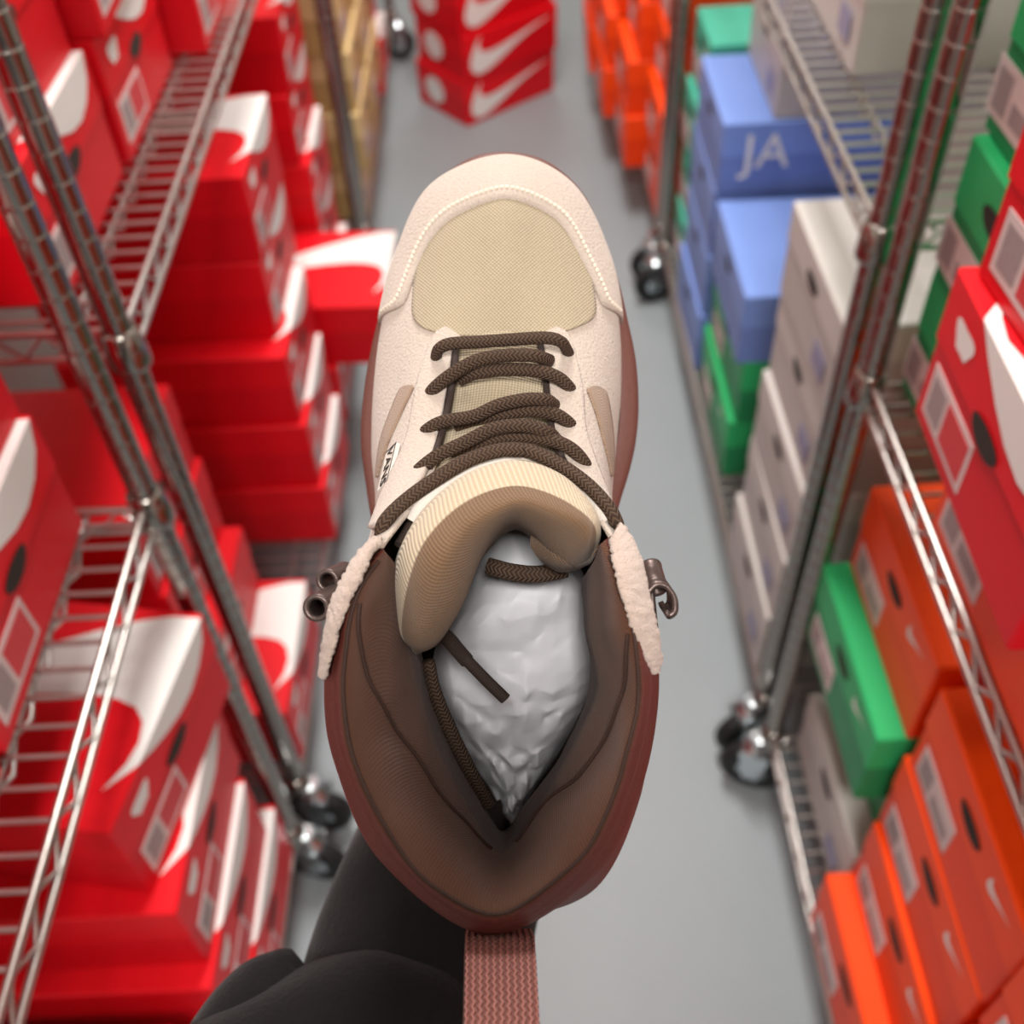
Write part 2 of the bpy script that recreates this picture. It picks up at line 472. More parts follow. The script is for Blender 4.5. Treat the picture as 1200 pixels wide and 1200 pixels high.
COLN = {'red': 'red', 'orange': 'orange', 'green': 'green', 'white': 'grey-white', 'blue': 'blue', 'teal': 'teal', 'tan': 'tan'}
def shoe_box(side, x, yc, z, style, label, w=.235, d=.34, h=.130, rz=0, parts=2, big=True, group=None):
    """x distance of the end face from the aisle centre; parts 0 none,1 few,2 all"""
    body, lid, tick = box_data(style, d, w, h)
    r = empty('shoe_box', (side*x, yc, z), (0, 0, (0 if side > 0 else math.pi)+rz))
    tag(r, label, 'shoe box', group or (COLN[style]+' shoe boxes on the racks'))
    mesh_obj('body', body, r); L = mesh_obj('lid', lid, r)
    if parts:
        if style == 'red':
            if big: mesh_obj('tick_print', tick, L)
            mesh_obj('emblem', JOTTER, L, (0, w*.30, h-.030))
        elif style in ('orange', 'green', 'teal'):
            mesh_obj('tick_mark', TICK_W, L, (0, -w*.30, h-.030))
        elif style == 'white':
            mesh_obj('printed_patch', PATCH, r, (0, -w*.28, .04))
        mesh_obj('thumb_hole', HOLE, L, (0, 0, h-.052 if style == 'red' else h-.03))
        if style in ('red', 'orange', 'green', 'teal', 'tan'):
            lb = mesh_obj('label', LABEL, r, (.0015, w*.24, .036))
            mesh_obj('barcode', LINK, lb)
            mesh_obj('size_panel', LRED if style == 'red' else LGREY, lb)
    return r

ORD = ['bottom', 'second', 'third', 'fourth', 'fifth', 'sixth']
def column(side, yc, z0, where, boxes, w=.235, h=.130, d=.34, parts=2):
    out = []
    n = len(boxes)
    for i, b in enumerate(boxes):
        style, x = b[0], b[1]
        dy = b[2] if len(b) > 2 else random.uniform(-.006, .006)
        rz = b[3] if len(b) > 3 else random.uniform(-.012, .012)
        pos = ORD[i]+' up' if 0 < i < n-1 else ('bottom' if i == 0 else 'top')
        out.append(shoe_box(side, x, yc+dy, z0+i*(h+.0006), style,
                   '%s shoe box, %s of %s' % (COLN[style], pos, where), w=w, h=h, d=d, rz=rz, parts=parts, big=len(b) < 5))
    return out
random.seed(11)
ZL = Z_LOW+.0065; ZN = Z_NEAR+.0065; ZF = Z_FAR+.0065
# left
column(-1, .528, ZL, 'low left stack beside the nearest left post', [('red', .335, -.012), ('red', .338, -.045), ('red', .343, -.02), ('red', .346, -.003, -.17)])
column(-1, .215, ZL, 'low left stack nearest the black sleeve', [('red', .36), ('red', .37)])
column(-1, .52, ZN, 'near left upper-shelf stack behind the posts', [('red', .392), ('red', .40), ('red', .41)])
column(-1, .272, ZN, 'near left upper-shelf stack at the frame edge', [('red', .390), ('red', .40), ('red', .40)])
column(-1, .882, ZL, 'low left stack just past the twin posts', [('red', .335), ('red', .40, -.004, .0, 0), ('red', .425, .004, 0, 0), ('red', .43, 0, 0, 0)])
column(-1, 1.366, ZL, 'tall left stack under the far wire shelf', [('red', .322, -.060), ('red', .33, -.052), ('red', .336, -.045), ('red', .35, 0), ('red', .345, .002)])
column(-1, 1.612, ZL, 'low left stack with the lid poking into the aisle', [('red', .33), ('red', .222, 0, -.05)])
column(-1, 1.862, ZL, 'left stack next to the tan boxes', [('red', .35), ('red', .365), ('red', .36), ('red', .37), ('red', .365)])
column(-1, .90, ZF, 'far left upper-shelf stack right behind the post', [('red', .402), ('red', .41), ('red', .405)])
column(-1, 1.15, ZF, 'far left upper-shelf stack set back on bare wires', [('red', .398), ('red', .388, .004, .04), ('red', .41)])
column(-1, 1.41, ZF, 'third far left upper-shelf stack', [('red', .362), ('red', .39), ('red', .38)])
column(-1, 1.67, ZF, 'fourth far left upper-shelf stack', [('red', .37), ('red', .38)])
column(-1, 2.315, ZL, 'nearer tan stack on the left', [('tan', .335), ('tan', .318), ('tan', .322), ('tan', .33)], parts=1)
column(-1, 2.57, ZL, 'farther tan stack on the left', [('tan', .335), ('tan', .315), ('tan', .32), ('tan', .325)], parts=1)
column(-1, 2.95, ZL, 'dim far left stack past the tan boxes', [('red', .33), ('red', .35), ('red', .34), ('red', .35)], parts=1)
# right
column(1, .645, ZL, 'low right stack with the green box', [('white', .372), ('green', .405), ('green', .346, .01), ('orange', .374, .008)])
column(1, .400, ZL, 'low right orange stack beside the floor', [('orange', .337), ('orange', .364), ('orange', .369), ('orange', .369)])
column(1, .150, ZL, 'low right orange stack in the bottom corner', [('orange', .345), ('orange', .35), ('orange', .352), ('orange', .36)])
column(1, .688, ZN, 'green stack behind the right posts', [('green', .37), ('green', .365), ('green', .375), ('green', .37)], w=.16)
column(1, .478, ZN, 'right upper-shelf stack with the big red box', [('orange', .345, 0, 0), ('red', .296, 0.0, -.03), ('red', .312, -.01, .05)], w=.226)
column(1, .225, ZN, 'right upper-shelf stack at the frame edge', [('orange', .36), ('red', .34)])
column(1, 1.005, ZL, 'grey-white stack behind the right posts', [('white', .337), ('white', .342), ('white', .343), ('white', .349), ('white', .345)], w=.25)
column(1, 1.43, ZL, 'stack topped by the wide blue box', [('green', .352), ('green', .36), ('blue', .347)], w=.27)
fr = column(1, 1.715, ZL, 'stack behind the wide blue box', [('blue', .345), ('blue', .35), ('blue', .35), ('blue', .35), ('white', .43), ('white', .43)], w=.25, h=.128)
column(1, 1.935, ZL, 'teal stack behind the blue boxes', [('teal', .36), ('teal', .365), ('teal', .36), ('teal', .37)], w=.17)
column(1, 1.275, ZF, 'pale pair on the right far upper shelf', [('white', .39), ('white', .392)], w=.25)
for k, yc in enumerate((2.235, 2.49, 2.745, 3.0)):
    column(1, yc, ZL, '%s orange stack on the far right rack' % ('nearest', 'second', 'third', 'farthest')[k],
           [('orange', (.335, .285, .255, .24)[k]), ('orange', (.33, .285, .26, .245)[k]), ('orange', (.345, .31, .285, .28)[k]), ('orange', (.35, .32, .30, .29)[k])], parts=1)

# end-of-aisle pile on the floor, turned corner-on
def side_tick(d, w, h):
    bm = bmesh.new(); S = .30
    swoosh_poly(bm, [(d/2+(x-.5)*S, h*.5+(y-.2)*S*.85) for x, y in SW])
    bmesh.ops.triangulate(bm, faces=bm.faces)
    for co, no in (((0, .002, 0), (0, -1, 0)), ((0, h-.003, 0), (0, 1, 0))):
        bmesh.ops.bisect_plane(bm, geom=bm.verts[:]+bm.edges[:]+bm.faces[:], plane_co=co, plane_no=no, clear_outer=True)
    for v in bm.verts: v.co = Vector((v.co.x, -w/2-.0008, v.co.y))
    me = bpy.data.meshes.new('side_tick'); bm.to_mesh(me); bm.free(); me.materials.append(M['print']); return me
SIDE_T = side_tick(.34, .235, .13)
DISC = MB().add([(-.0009, .045*math.cos(a), .038*math.sin(a)) for a in [k*math.pi/10 for k in range(20)]], [tuple(range(20))[::-1]]).mesh('round_emblem', M['print'])
for i in range(5):
    o = shoe_box(1, -.186+(i % 2)*.008, 3.0, i*.1306, 'red',
                 'red shoe box with white side tick, %s in the far floor pile' % ['lowest', 'second up', 'third up', 'fourth up', 'highest'][i],
                 rz=.65+random.uniform(-.03, .03), parts=0, group='red boxes piled on the floor')
    mesh_obj('side_tick', SIDE_T, o); mesh_obj('round_emblem', DISC, o, (0, .03, .065))

# JA lettering on the blue box facing the camera
def text_mesh(body, size, m, ext=.0003):
    cu = bpy.data.curves.new('text', 'FONT'); cu.body = body; cu.size = size; cu.extrude = ext
    cu.align_x = 'CENTER'; cu.align_y = 'CENTER'
    to = bpy.data.objects.new('text', cu); COL.objects.link(to)
    bpy.context.view_layer.update()
    dg = bpy.context.evaluated_depsgraph_get()
    me = bpy.data.meshes.new_from_object(to.evaluated_get(dg))
    bpy.data.objects.remove(to); me.materials.clear(); me.materials.append(m)
    return me
ja = mesh_obj('printed_letters', text_mesh('JA', .085, M['print']), fr[3], (.075, -.1262, .075), (math.pi/2, 0, 0))

# ------------------------------------------------------------------ the boot
# boot frame: x across, y to the toe, z up from the ground plane of the sole; metres
boot = empty('hiking_boot', (-0.0057, 0.3141, 1.1574), (0.7405, 0.04147, -0.02753))
tag(boot, 'cream suede lace-up hiking boot with brown laces held out over the aisle', 'boot')

# stations around the upper: toe centre, then down the right side, round the heel, up the left side
#   feather line, bulge, mid, high, top edge
ST = [
 [(-0.0029, 0.1445, 0.0260), (-0.0021, 0.1423, 0.0400), (-0.0026, 0.1214, 0.0600), (-0.0039, 0.0954, 0.0680), (-0.0045, 0.0653, 0.0740)],
 [(0.0222, 0.1337, 0.0260), (0.0232, 0.1309, 0.0400), (0.0139, 0.1101, 0.0580), (0.0058, 0.0873, 0.0680), (0.0016, 0.0650, 0.0740)],
 [(0.0375, 0.1055, 0.0260), (0.0377, 0.1039, 0.0400), (0.0279, 0.0889, 0.0580), (0.0168, 0.0761, 0.0690), (0.0070, 0.0635, 0.0750)],
 [(0.0436, 0.0787, 0.0260), (0.0430, 0.0763, 0.0430), (0.0338, 0.0683, 0.0620), (0.0217, 0.0632, 0.0730), (0.0107, 0.0607, 0.0770)],
 [(0.0454, 0.0501, 0.0260), (0.0432, 0.0494, 0.0470), (0.0344, 0.0457, 0.0700), (0.0240, 0.0451, 0.0830), (0.0127, 0.0463, 0.0860)],
 [(0.0429, 0.0250, 0.0260), (0.0410, 0.0252, 0.0520), (0.0332, 0.0245, 0.0800), (0.0245, 0.0258, 0.0930), (0.0144, 0.0271, 0.0960)],
 [(0.0415, 0.0018, 0.0260), (0.0389, 0.0026, 0.0600), (0.0348, 0.0018, 0.0900), (0.0302, 0.0029, 0.1080), (0.0218, 0.0092, 0.1130)],
 [(0.0411, -0.0215, 0.0260), (0.0418, -0.0177, 0.0700), (0.0416, -0.0149, 0.1000), (0.0373, -0.0110, 0.1280), (0.0315, -0.0075, 0.1370)],
 [(0.0436, -0.0501, 0.0260), (0.0457, -0.0450, 0.0700), (0.0463, -0.0390, 0.1100), (0.0439, -0.0344, 0.1400), (0.0400, -0.0321, 0.1500)],
 [(0.0465, -0.0858, 0.0260), (0.0495, -0.0815, 0.0650), (0.0480, -0.0680, 0.1100), (0.0455, -0.0588, 0.1400), (0.0418, -0.0552, 0.1500)],
 [(0.0472, -0.1180, 0.0260), (0.0488, -0.1122, 0.0600), (0.0428, -0.0969, 0.1100), (0.0397, -0.0868, 0.1400), (0.0359, -0.0821, 0.1500)],
 [(0.0285, -0.1460, 0.0280), (0.0304, -0.1471, 0.0600), (0.0272, -0.1244, 0.1100), (0.0259, -0.1133, 0.1400), (0.0231, -0.1073, 0.1500)],
 [(-0.0053, -0.1524, 0.0300), (-0.0066, -0.1537, 0.0600), (-0.0072, -0.1365, 0.1100), (-0.0071, -0.1313, 0.1400), (-0.0064, -0.1252, 0.1500)],
 [(-0.0427, -0.1335, 0.0280), (-0.0444, -0.1255, 0.0700), (-0.0434, -0.1165, 0.1100), (-0.0402, -0.1091, 0.1400), (-0.0364, -0.1037, 0.1500)],
 [(-0.0608, -0.0966, 0.0260), (-0.0605, -0.0933, 0.0700), (-0.0584, -0.0853, 0.1100), (-0.0548, -0.0786, 0.1400), (-0.0508, -0.0744, 0.1500)],
 [(-0.0651, -0.0662, 0.0260), (-0.0644, -0.0644, 0.0700), (-0.0619, -0.0593, 0.1100), (-0.0582, -0.0551, 0.1400), (-0.0539, -0.0526, 0.1500)],
 [(-0.0644, -0.0375, 0.0260), (-0.0618, -0.0338, 0.0700), (-0.0584, -0.0304, 0.1100), (-0.0551, -0.0278, 0.1400), (-0.0503, -0.0269, 0.1500)],
 [(-0.0601, -0.0161, 0.0260), (-0.0554, -0.0130, 0.0650), (-0.0505, -0.0119, 0.1000), (-0.0458, -0.0109, 0.1300), (-0.0409, -0.0106, 0.1390)],
 [(-0.0572, 0.0018, 0.0260), (-0.0527, 0.0027, 0.0580), (-0.0464, 0.0040, 0.0900), (-0.0398, 0.0055, 0.1080), (-0.0287, 0.0097, 0.1130)],
 [(-0.0583, 0.0232, 0.0260), (-0.0548, 0.0242, 0.0520), (-0.0445, 0.0235, 0.0800), (-0.0352, 0.0248, 0.0930), (-0.0249, 0.0271, 0.0960)],
 [(-0.0572, 0.0501, 0.0260), (-0.0545, 0.0504, 0.0470), (-0.0431, 0.0450, 0.0700), (-0.0330, 0.0451, 0.0830), (-0.0222, 0.0463, 0.0860)],
 [(-0.0529, 0.0787, 0.0260), (-0.0519, 0.0763, 0.0430), (-0.0410, 0.0683, 0.0620), (-0.0294, 0.0632, 0.0730), (-0.0205, 0.0607, 0.0770)],
 [(-0.0451, 0.1055, 0.0260), (-0.0454, 0.1032, 0.0400), (-0.0341, 0.0889, 0.0580), (-0.0242, 0.0761, 0.0690), (-0.0159, 0.0635, 0.0750)],
 [(-0.0300, 0.1337, 0.0260), (-0.0312, 0.1305, 0.0400), (-0.0206, 0.1101, 0.0580), (-0.0129, 0.0873, 0.0680), (-0.0102, 0.0650, 0.0740)],
]
NST = len(ST)
ROWS = [[s[k] for s in ST] for k in range(5)]
def shell(u, t):
    return spl([spl(r, u, True) for r in ROWS], t)
NU, NT = 240, 36
GRID = [[shell(i/NU, j/NT) for i in range(NU)] for j in range(NT+1)]
bv = []; bf = []
for j in range(NT+1):
    for i in range(NU): bv.append(GRID[j][i])
for j in range(NT):
    for i in range(NU):
        k = (i+1) % NU; bf.append((j*NU+i, j*NU+k, (j+1)*NU+k, (j+1)*NU+i))
BVH = BVHTree.FromPolygons(bv, bf)
CENT = Vector((0, 0, .05))
def shell_n(u, t):
    e = .004
    a = shell(u+e, t)-shell(u-e, t); b = shell(u, min(1, t+e))-shell(u, max(0, t-e))
    n = a.cross(b)
    if n.length < 1e-12: n = Vector((0, 0, 1))
    n.normalize()
    return n
# orient: outward normal at toe must look up / outward
SGN = 1 if shell_n(0, .5).z > 0 else -1
def drop(x, y, off=0, z0=.3):
    loc, nor, idx, dist = BVH.ray_cast(Vector((x, y, z0)), Vector((0, 0, -1)))
    if loc is None:
        loc, nor, idx, dist = BVH.find_nearest(Vector((x, y, .06)))
    if nor.z < 0: nor = -nor
    return loc+nor*off

def strip_of(u0, u1, n):
    return [u0+(u1-u0)*k/(n-1) for k in range(n)]
def upper_part(name, m, u0, u1, n, t0=0, t1=1, nt=NT):
    b = MB(); us = strip_of(u0, u1, n)
    b.grid([[shell(u, t0+(t1-t0)*j/nt) for u in us] for j in range(nt+1)])
    o = b.obj(name, m, boot, True)
    md = o.modifiers.new('thick', 'SOLIDIFY'); md.thickness = .0016; md.offset = -1*SGN
    return o
UA, UB = 7.15/NST, 16.85/NST
vamp_o = upper_part('suede_upper', M['suede'], UB-1, UA, 170)
upper_part('heel_quarter', M['rose_leather'], UA-.002, UB+.002, 150)

# sole: outsole with a scalloped lug edge
SOLE = [(-0.0030, 0.1513, 0.0120), (0.0148, 0.1476, 0.0120), (0.0299, 0.1351, 0.0120), (0.0387, 0.1181, 0.0120), (0.0458, 0.0978, 0.0120), (0.0502, 0.0793, 0.0120), (0.0535, 0.0627, 0.0120),
 (0.0546, 0.0443, 0.0120), (0.0535, 0.0295, 0.0120), (0.0506, 0.0162, 0.0120), (0.0458, 0.0000, 0.0120), (0.0413, -0.0221, 0.0120), (0.0413, -0.0480, 0.0120), (0.0443, -0.0738, 0.0120), (0.0472, -0.0996, 0.0120),
 (0.0450, -0.1255, 0.0120), (0.0332, -0.1476, 0.0120), (0.0148, -0.1579, 0.0120), (-0.0055, -0.1602, 0.0120), (-0.0277, -0.1543, 0.0120), (-0.0465, -0.1358, 0.0120), (-0.0576, -0.1070, 0.0120), (-0.0613, -0.0738, 0.0120),
 (-0.0605, -0.0406, 0.0120), (-0.0590, -0.0148, 0.0120), (-0.0620, 0.0074, 0.0120), (-0.0646, 0.0295, 0.0120), (-0.0631, 0.0517, 0.0120), (-0.0590, 0.0738, 0.0120), (-0.0535, 0.0923, 0.0120), (-0.0450, 0.1162, 0.0120), (-0.0332, 0.1373, 0.0120), (-0.0185, 0.1483, 0.0120)]
ns = 260
so = path(SOLE, ns, True)
cx = sum(p.x for p in so)/ns; cy = sum(p.y for p in so)/ns
def sole_row(z, inset, lug=0):
    out = []
    for k, p in enumerate(so):
        a = so[(k+1) % ns]-so[k-1]; nrm = Vector((a.y, -a.x, 0)); nrm.normalize()
        if nrm.dot(Vector((p.x-cx, p.y-cy, 0))) < 0: nrm = -nrm
        l = lug if (k % 10) < 6 else 0
        out.append(Vector((p.x, p.y, z))-nrm*(inset+(.0028 if lug and not l else 0)))
    return out
b = MB()
rows = [sole_row(.004, .03), sole_row(0.0, .006, 1), sole_row(.0, .003, 1), sole_row(.003, .0, 1), sole_row(.011, .0, 1), sole_row(.0125, .0012), sole_row(.020, .0008), sole_row(.029, .0018), sole_row(.033, .005), sole_row(.033, .012)]
b.grid(rows, True)
b.add(rows[0], [tuple(range(ns))])
b.obj('outsole', M['sole'], boot, True)
b = MB(); ins = sole_row(.035, .010); b.add([(0, 0, .035)]+ins, [(0, 1+k, 1+(k+1) % ns) for k in range(ns)]); b.obj('insole', M['insole'], boot, True)

# padded collar lining, from the outer top edge over the rim and down into the boot
LN = [
 [(0.0315, -0.0075, 0.1370), (0.0285, -0.0090, 0.1405), (0.0266, -0.0112, 0.1380), (0.0251, -0.0190, 0.1220), (0.0260, -0.0279, 0.0850), (0.0308, -0.0308, 0.0450)],
 [(0.0400, -0.0321, 0.1500), (0.0359, -0.0316, 0.1545), (0.0301, -0.0330, 0.1460), (0.0259, -0.0377, 0.1200), (0.0272, -0.0427, 0.0850), (0.0315, -0.0472, 0.0450)],
 [(0.0418, -0.0552, 0.1500), (0.0379, -0.0544, 0.1545), (0.0324, -0.0554, 0.1440), (0.0277, -0.0594, 0.1180), (0.0285, -0.0638, 0.0850), (0.0328, -0.0698, 0.0450)],
 [(0.0359, -0.0821, 0.1500), (0.0324, -0.0792, 0.1545), (0.0268, -0.0781, 0.1420), (0.0194, -0.0821, 0.1150), (0.0186, -0.0873, 0.0850), (0.0219, -0.0958, 0.0450)],
 [(0.0231, -0.1073, 0.1500), (0.0202, -0.1022, 0.1545), (0.0142, -0.0979, 0.1420), (0.0080, -0.0998, 0.1150), (0.0056, -0.1052, 0.0850), (0.0075, -0.1150, 0.0450)],
 [(-0.0064, -0.1252, 0.1500), (-0.0056, -0.1199, 0.1545), (-0.0037, -0.1158, 0.1420), (-0.0028, -0.1148, 0.1180), (-0.0025, -0.1192, 0.0850), (-0.0028, -0.1298, 0.0400)],
 [(-0.0364, -0.1037, 0.1500), (-0.0329, -0.0997, 0.1545), (-0.0250, -0.0963, 0.1420), (-0.0137, -0.1021, 0.1150), (-0.0099, -0.1099, 0.0850), (-0.0116, -0.1180, 0.0450)],
 [(-0.0508, -0.0744, 0.1500), (-0.0465, -0.0728, 0.1545), (-0.0372, -0.0734, 0.1430), (-0.0239, -0.0821, 0.1150), (-0.0204, -0.0904, 0.0850), (-0.0239, -0.0958, 0.0450)],
 [(-0.0539, -0.0526, 0.1500), (-0.0496, -0.0519, 0.1545), (-0.0411, -0.0535, 0.1460), (-0.0305, -0.0628, 0.1180), (-0.0279, -0.0712, 0.0850), (-0.0325, -0.0770, 0.0450)],
 [(-0.0503, -0.0269, 0.1500), (-0.0465, -0.0268, 0.1545), (-0.0408, -0.0310, 0.1480), (-0.0335, -0.0453, 0.1220), (-0.0322, -0.0542, 0.0850), (-0.0376, -0.0582, 0.0450)],
 [(-0.0409, -0.0106, 0.1390), (-0.0389, -0.0121, 0.1425), (-0.0369, -0.0166, 0.1370), (-0.0351, -0.0283, 0.1180), (-0.0341, -0.0356, 0.0850), (-0.0372, -0.0389, 0.0500)],
]
LR = [[s[k] for s in LN] for k in range(6)]
def lin(u, t):
    p = spl([spl(r, u) for r in LR], t)
    return p+Vector((noise.noise(p*55), noise.noise(p*55+Vector((7, 0, 0))), noise.noise(p*55+Vector((0, 7, 0)))))*.0016*min(1, t*4)
def lining(name, m, t0, t1, nt, sol=True):
    b = MB(); b.grid([[lin(k/180, t0+(t1-t0)*j/nt) for k in range(181)] for j in range(nt+1)])
    return b.obj(name, m, boot, True)
lining('collar_rim', M['rose_leather'], 0, .17, 6)
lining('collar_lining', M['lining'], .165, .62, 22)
lining('inner_lining', M['lining_shaded'], .615, 1, 16)
def on_lin(pts, n, off=.0006):
    out = []
    for (u, t) in path([(a, b_, 0) for a, b_ in pts], n) and [(q.x, q.y) for q in path([(a, b_, 0) for a, b_ in pts], n)]:
        p = lin(u, t); c = Vector((0, -.05, p.z+.03)); out.append(p+(c-p).normalized()*off)
    return out
for nm, pts in (('rim_piping', [(0.02, .19), (.25, .19), (.5, .19), (.75, .19), (.98, .19)]),
                ('lining_seam', [(.12, .25), (.2, .36), (.3, .47), (.4, .56), (.46, .60)]),
                ('lining_seam', [(.90, .25), (.82, .36), (.72, .46), (.6, .54), (.53, .60)])):
    MB().tube(on_lin(pts, 90), .0006, 6).obj(nm, M['seam'], boot, True)

# vamp canvas, toe cap, side windows, eyestays ------------------------------------
def patch(name, m, left, right, off, nr=40, nc=30, thick=.0009):
    b = MB(); rows = []; uv = []
    for j in range(nr):
        a = spl(left, j/(nr-1)); c = spl(right, j/(nr-1)); row = []; uu = []
        for i in range(nc):
            q = a.lerp(c, i/(nc-1)); p = drop(q.x, q.y, off); row.append(p); uu.append((p.x, p.y))
        rows.append(row); uv.append(uu)
    b.grid(rows, False, uv)
    o = b.obj(name, m, boot, True)
    md = o.modifiers.new('thick', 'SOLIDIFY'); md.thickness = thick; md.offset = 0
    return o
patch('vamp_canvas', M['vamp'],
      [(-0.0092, 0.1221, 0.0600), (-0.0238, 0.1175, 0.0600), (-0.0313, 0.1102, 0.0600), (-0.0363, 0.0990, 0.0600), (-0.0379, 0.0849, 0.0640), (-0.0375, 0.0750, 0.0680), (-0.0333, 0.0692, 0.0720), (-0.0229, 0.0650, 0.0740)],
      [(0.0059, 0.1221, 0.0600), (0.0178, 0.1168, 0.0600), (0.0244, 0.1102, 0.0600), (0.0297, 0.0990, 0.0600), (0.0317, 0.0849, 0.0640), (0.0314, 0.0750, 0.0680), (0.0243, 0.0692, 0.0720), (0.0140, 0.0650, 0.0740)], .0006, 60, 50)
def upatch(name, m, spec, off, nr=50, nc=14, thick=.0009):
    """panel laid on the upper: spec rows of (station, low, high)"""
    b = MB(); rows = []
    for j in range(nr):
        q = spl(spec, j/(nr-1)); u = q.x/NST
        rows.append([shell(u, q.y+(q.z-q.y)*i/(nc-1))+shell_n(u, q.y+(q.z-q.y)*i/(nc-1))*SGN*off for i in range(nc)])
    b.grid(rows)
    o = b.obj(name, m, boot, True)
    md = o.modifiers.new('thick', 'SOLIDIFY'); md.thickness = thick; md.offset = 0
    return o
upatch('side_window', M['window'], [(20.08,.58,.64), (20.0,.53,.68), (19.6,.46,.59), (19.2,.40,.50), (18.8,.36,.43), (18.5,.33,.37)], .0005, 50, 8)
upatch('side_window', M['window'], [(3.95,.56,.62), (4.05,.48,.67), (4.4,.42,.60), (4.8,.36,.52), (5.1,.33,.46), (5.5,.31,.36)], .0005, 50, 8)
upatch('eyestay', M['suede'], [(21.55,.84,.99), (21.3,.79,.99), (21,.76,.99), (20,.74,.99), (19,.72,.99), (18.4,.66,.985), (17.9,.58,.96), (17.3,.62,.90)], .0014, 70, 16, .0022)
upatch('eyestay', M['suede'], [(2.45,.84,.99), (2.7,.79,.99), (3,.76,.99), (4,.74,.99), (5,.72,.99), (5.6,.66,.985), (6.1,.58,.96), (6.7,.62,.90)], .0014, 70, 16, .0022)

# toe cap: from the sole up to the traced inner edge
INN = path([(-0.0492, 0.0744, 0.0460), (-0.0453, 0.0747, 0.0500), (-0.0401, 0.0835, 0.0550), (-0.0358, 0.0978, 0.0580), (-0.0297, 0.1082, 0.0600), (-0.0198, 0.1155, 0.0600), (-0.0112, 0.1178, 0.0600), (-0.0010, 0.1188, 0.0600),
       (0.0099, 0.1171, 0.0600), (0.0198, 0.1112, 0.0600), (0.0257, 0.0993, 0.0600), (0.0320, 0.0873, 0.0560), (0.0363, 0.0760, 0.0520), (0.0406, 0.0748, 0.0460)], 160)
def t_inner(u):
    best = (9, 0)
    for k in range(90):
        t = .02+.5*k/89; p = shell(u, t)
        d = min((p.x-q.x)**2+(p.y-q.y)**2 for q in INN)
        if d < best[0]: best = (d, t)
    return best[1]
us = [-3.05/NST+(6.10/NST)*k/119 for k in range(120)]
ti = [t_inner(u) for u in us]
for _ in range(9): ti = [sum(ti[max(0, i-2):i+3])/len(ti[max(0, i-2):i+3]) for i in range(len(ti))]
for i in range(len(us)):
    e = min(i, len(us)-1-i)/11
    if e < 1: ti[i] *= math.sqrt(max(0.02, 1-(1-e)**2))
rows = []
for j in range(15):
    row = []
    for u, t in zip(us, ti):
        tt = t*j/14; p = shell(u, tt)+shell_n(u, tt)*SGN*(.0017+.0003*math.sin(j/14*math.pi)); row.append(p)
    rows.append(row)
b = MB(); b.grid(rows)
tc_ = b.obj('toe_cap', M['suede'], boot, True)
md = tc_.modifiers.new('thick', 'SOLIDIFY'); md.thickness = .0020; md.offset = -1*SGN
# stitches along the toe cap edge
def stitches(name, pts, seglen=.0022, gap=.0013, r=.0006, m=None):
    b = MB(); acc = 0
    for i in range(1, len(pts)):
        a = pts[i-1]; c = pts[i]
        if i % 2: b.tube([a, (a+c)/2+Vector((0, 0, .0003)), c], r, 5)
    o = b.obj(name, m or M['stitch'], boot, True); o['kind'] = 'stuff'; return o
row1 = []
for u, t in zip(us, ti):
    tt = max(.02, t*.93-.012); row1.append(shell(u, tt)+shell_n(u, tt)*SGN*.0021)
def resample(pts, n):
    L = [0]
    for i in range(1, len(pts)): L.append(L[-1]+(pts[i]-pts[i-1]).length)
    out = []; k = 0
    for j in range(n):
        s = L[-1]*j/(n-1)
        while k < len(L)-2 and L[k+1] < s: k += 1
        f = (s-L[k])/max(1e-9, L[k+1]-L[k]); out.append(pts[k].lerp(pts[k+1], f))
    return out
stitches('toe_stitching', resample(row1[4:-4], 150))

# woven side label reading VANS
def frame_at(x, y, dx, dy, off):
    p = drop(x, y, off); q = drop(x+dx*.004, y+dy*.004, off); s = drop(x+dy*.004, y-dx*.004, off)
    X = (q-p).normalized(); Yv = (p-s); Z = X.cross(Yv).normalized()
    if Z.z < 0: Z = -Z
    Yv = Z.cross(X)
    return Matrix(((X.x, Yv.x, Z.x, p.x), (X.y, Yv.y, Z.y, p.y), (X.z, Yv.z, Z.z, p.z), (0, 0, 0, 1)))
lu, lt = 18.55/NST, .60
P0 = shell(lu, lt); Xd = (shell(lu-.006, lt)-shell(lu+.006, lt)).normalized(); Zd = shell_n(lu, lt)*SGN
Yd = Zd.cross(Xd).normalized(); P0 = P0+Zd*.0021
F4 = Matrix(((Xd.x, Yd.x, Zd.x, P0.x), (Xd.y, Yd.y, Zd.y, P0.y), (Xd.z, Yd.z, Zd.z, P0.z), (0, 0, 0, 1)))
lab = mesh_obj('side_label', MB().box(-.0085, .0085, -.0040, .0040, -.0010, .0006).mesh('side_label', M['white_tape']), boot)
lab.matrix_local = F4
tx = mesh_obj('label_text', text_mesh('VANS', .0066, M['ink'], .0001), lab, (0.0, 0, .0008))
ln_ = mesh_obj('label_border', MB().box(-.0084, -.0080, -.0042, .0042, .0006, .0008).box(-.0084, .0085, .0036, .0040, .0006, .0008).mesh('label_border', M['ink']), lab)

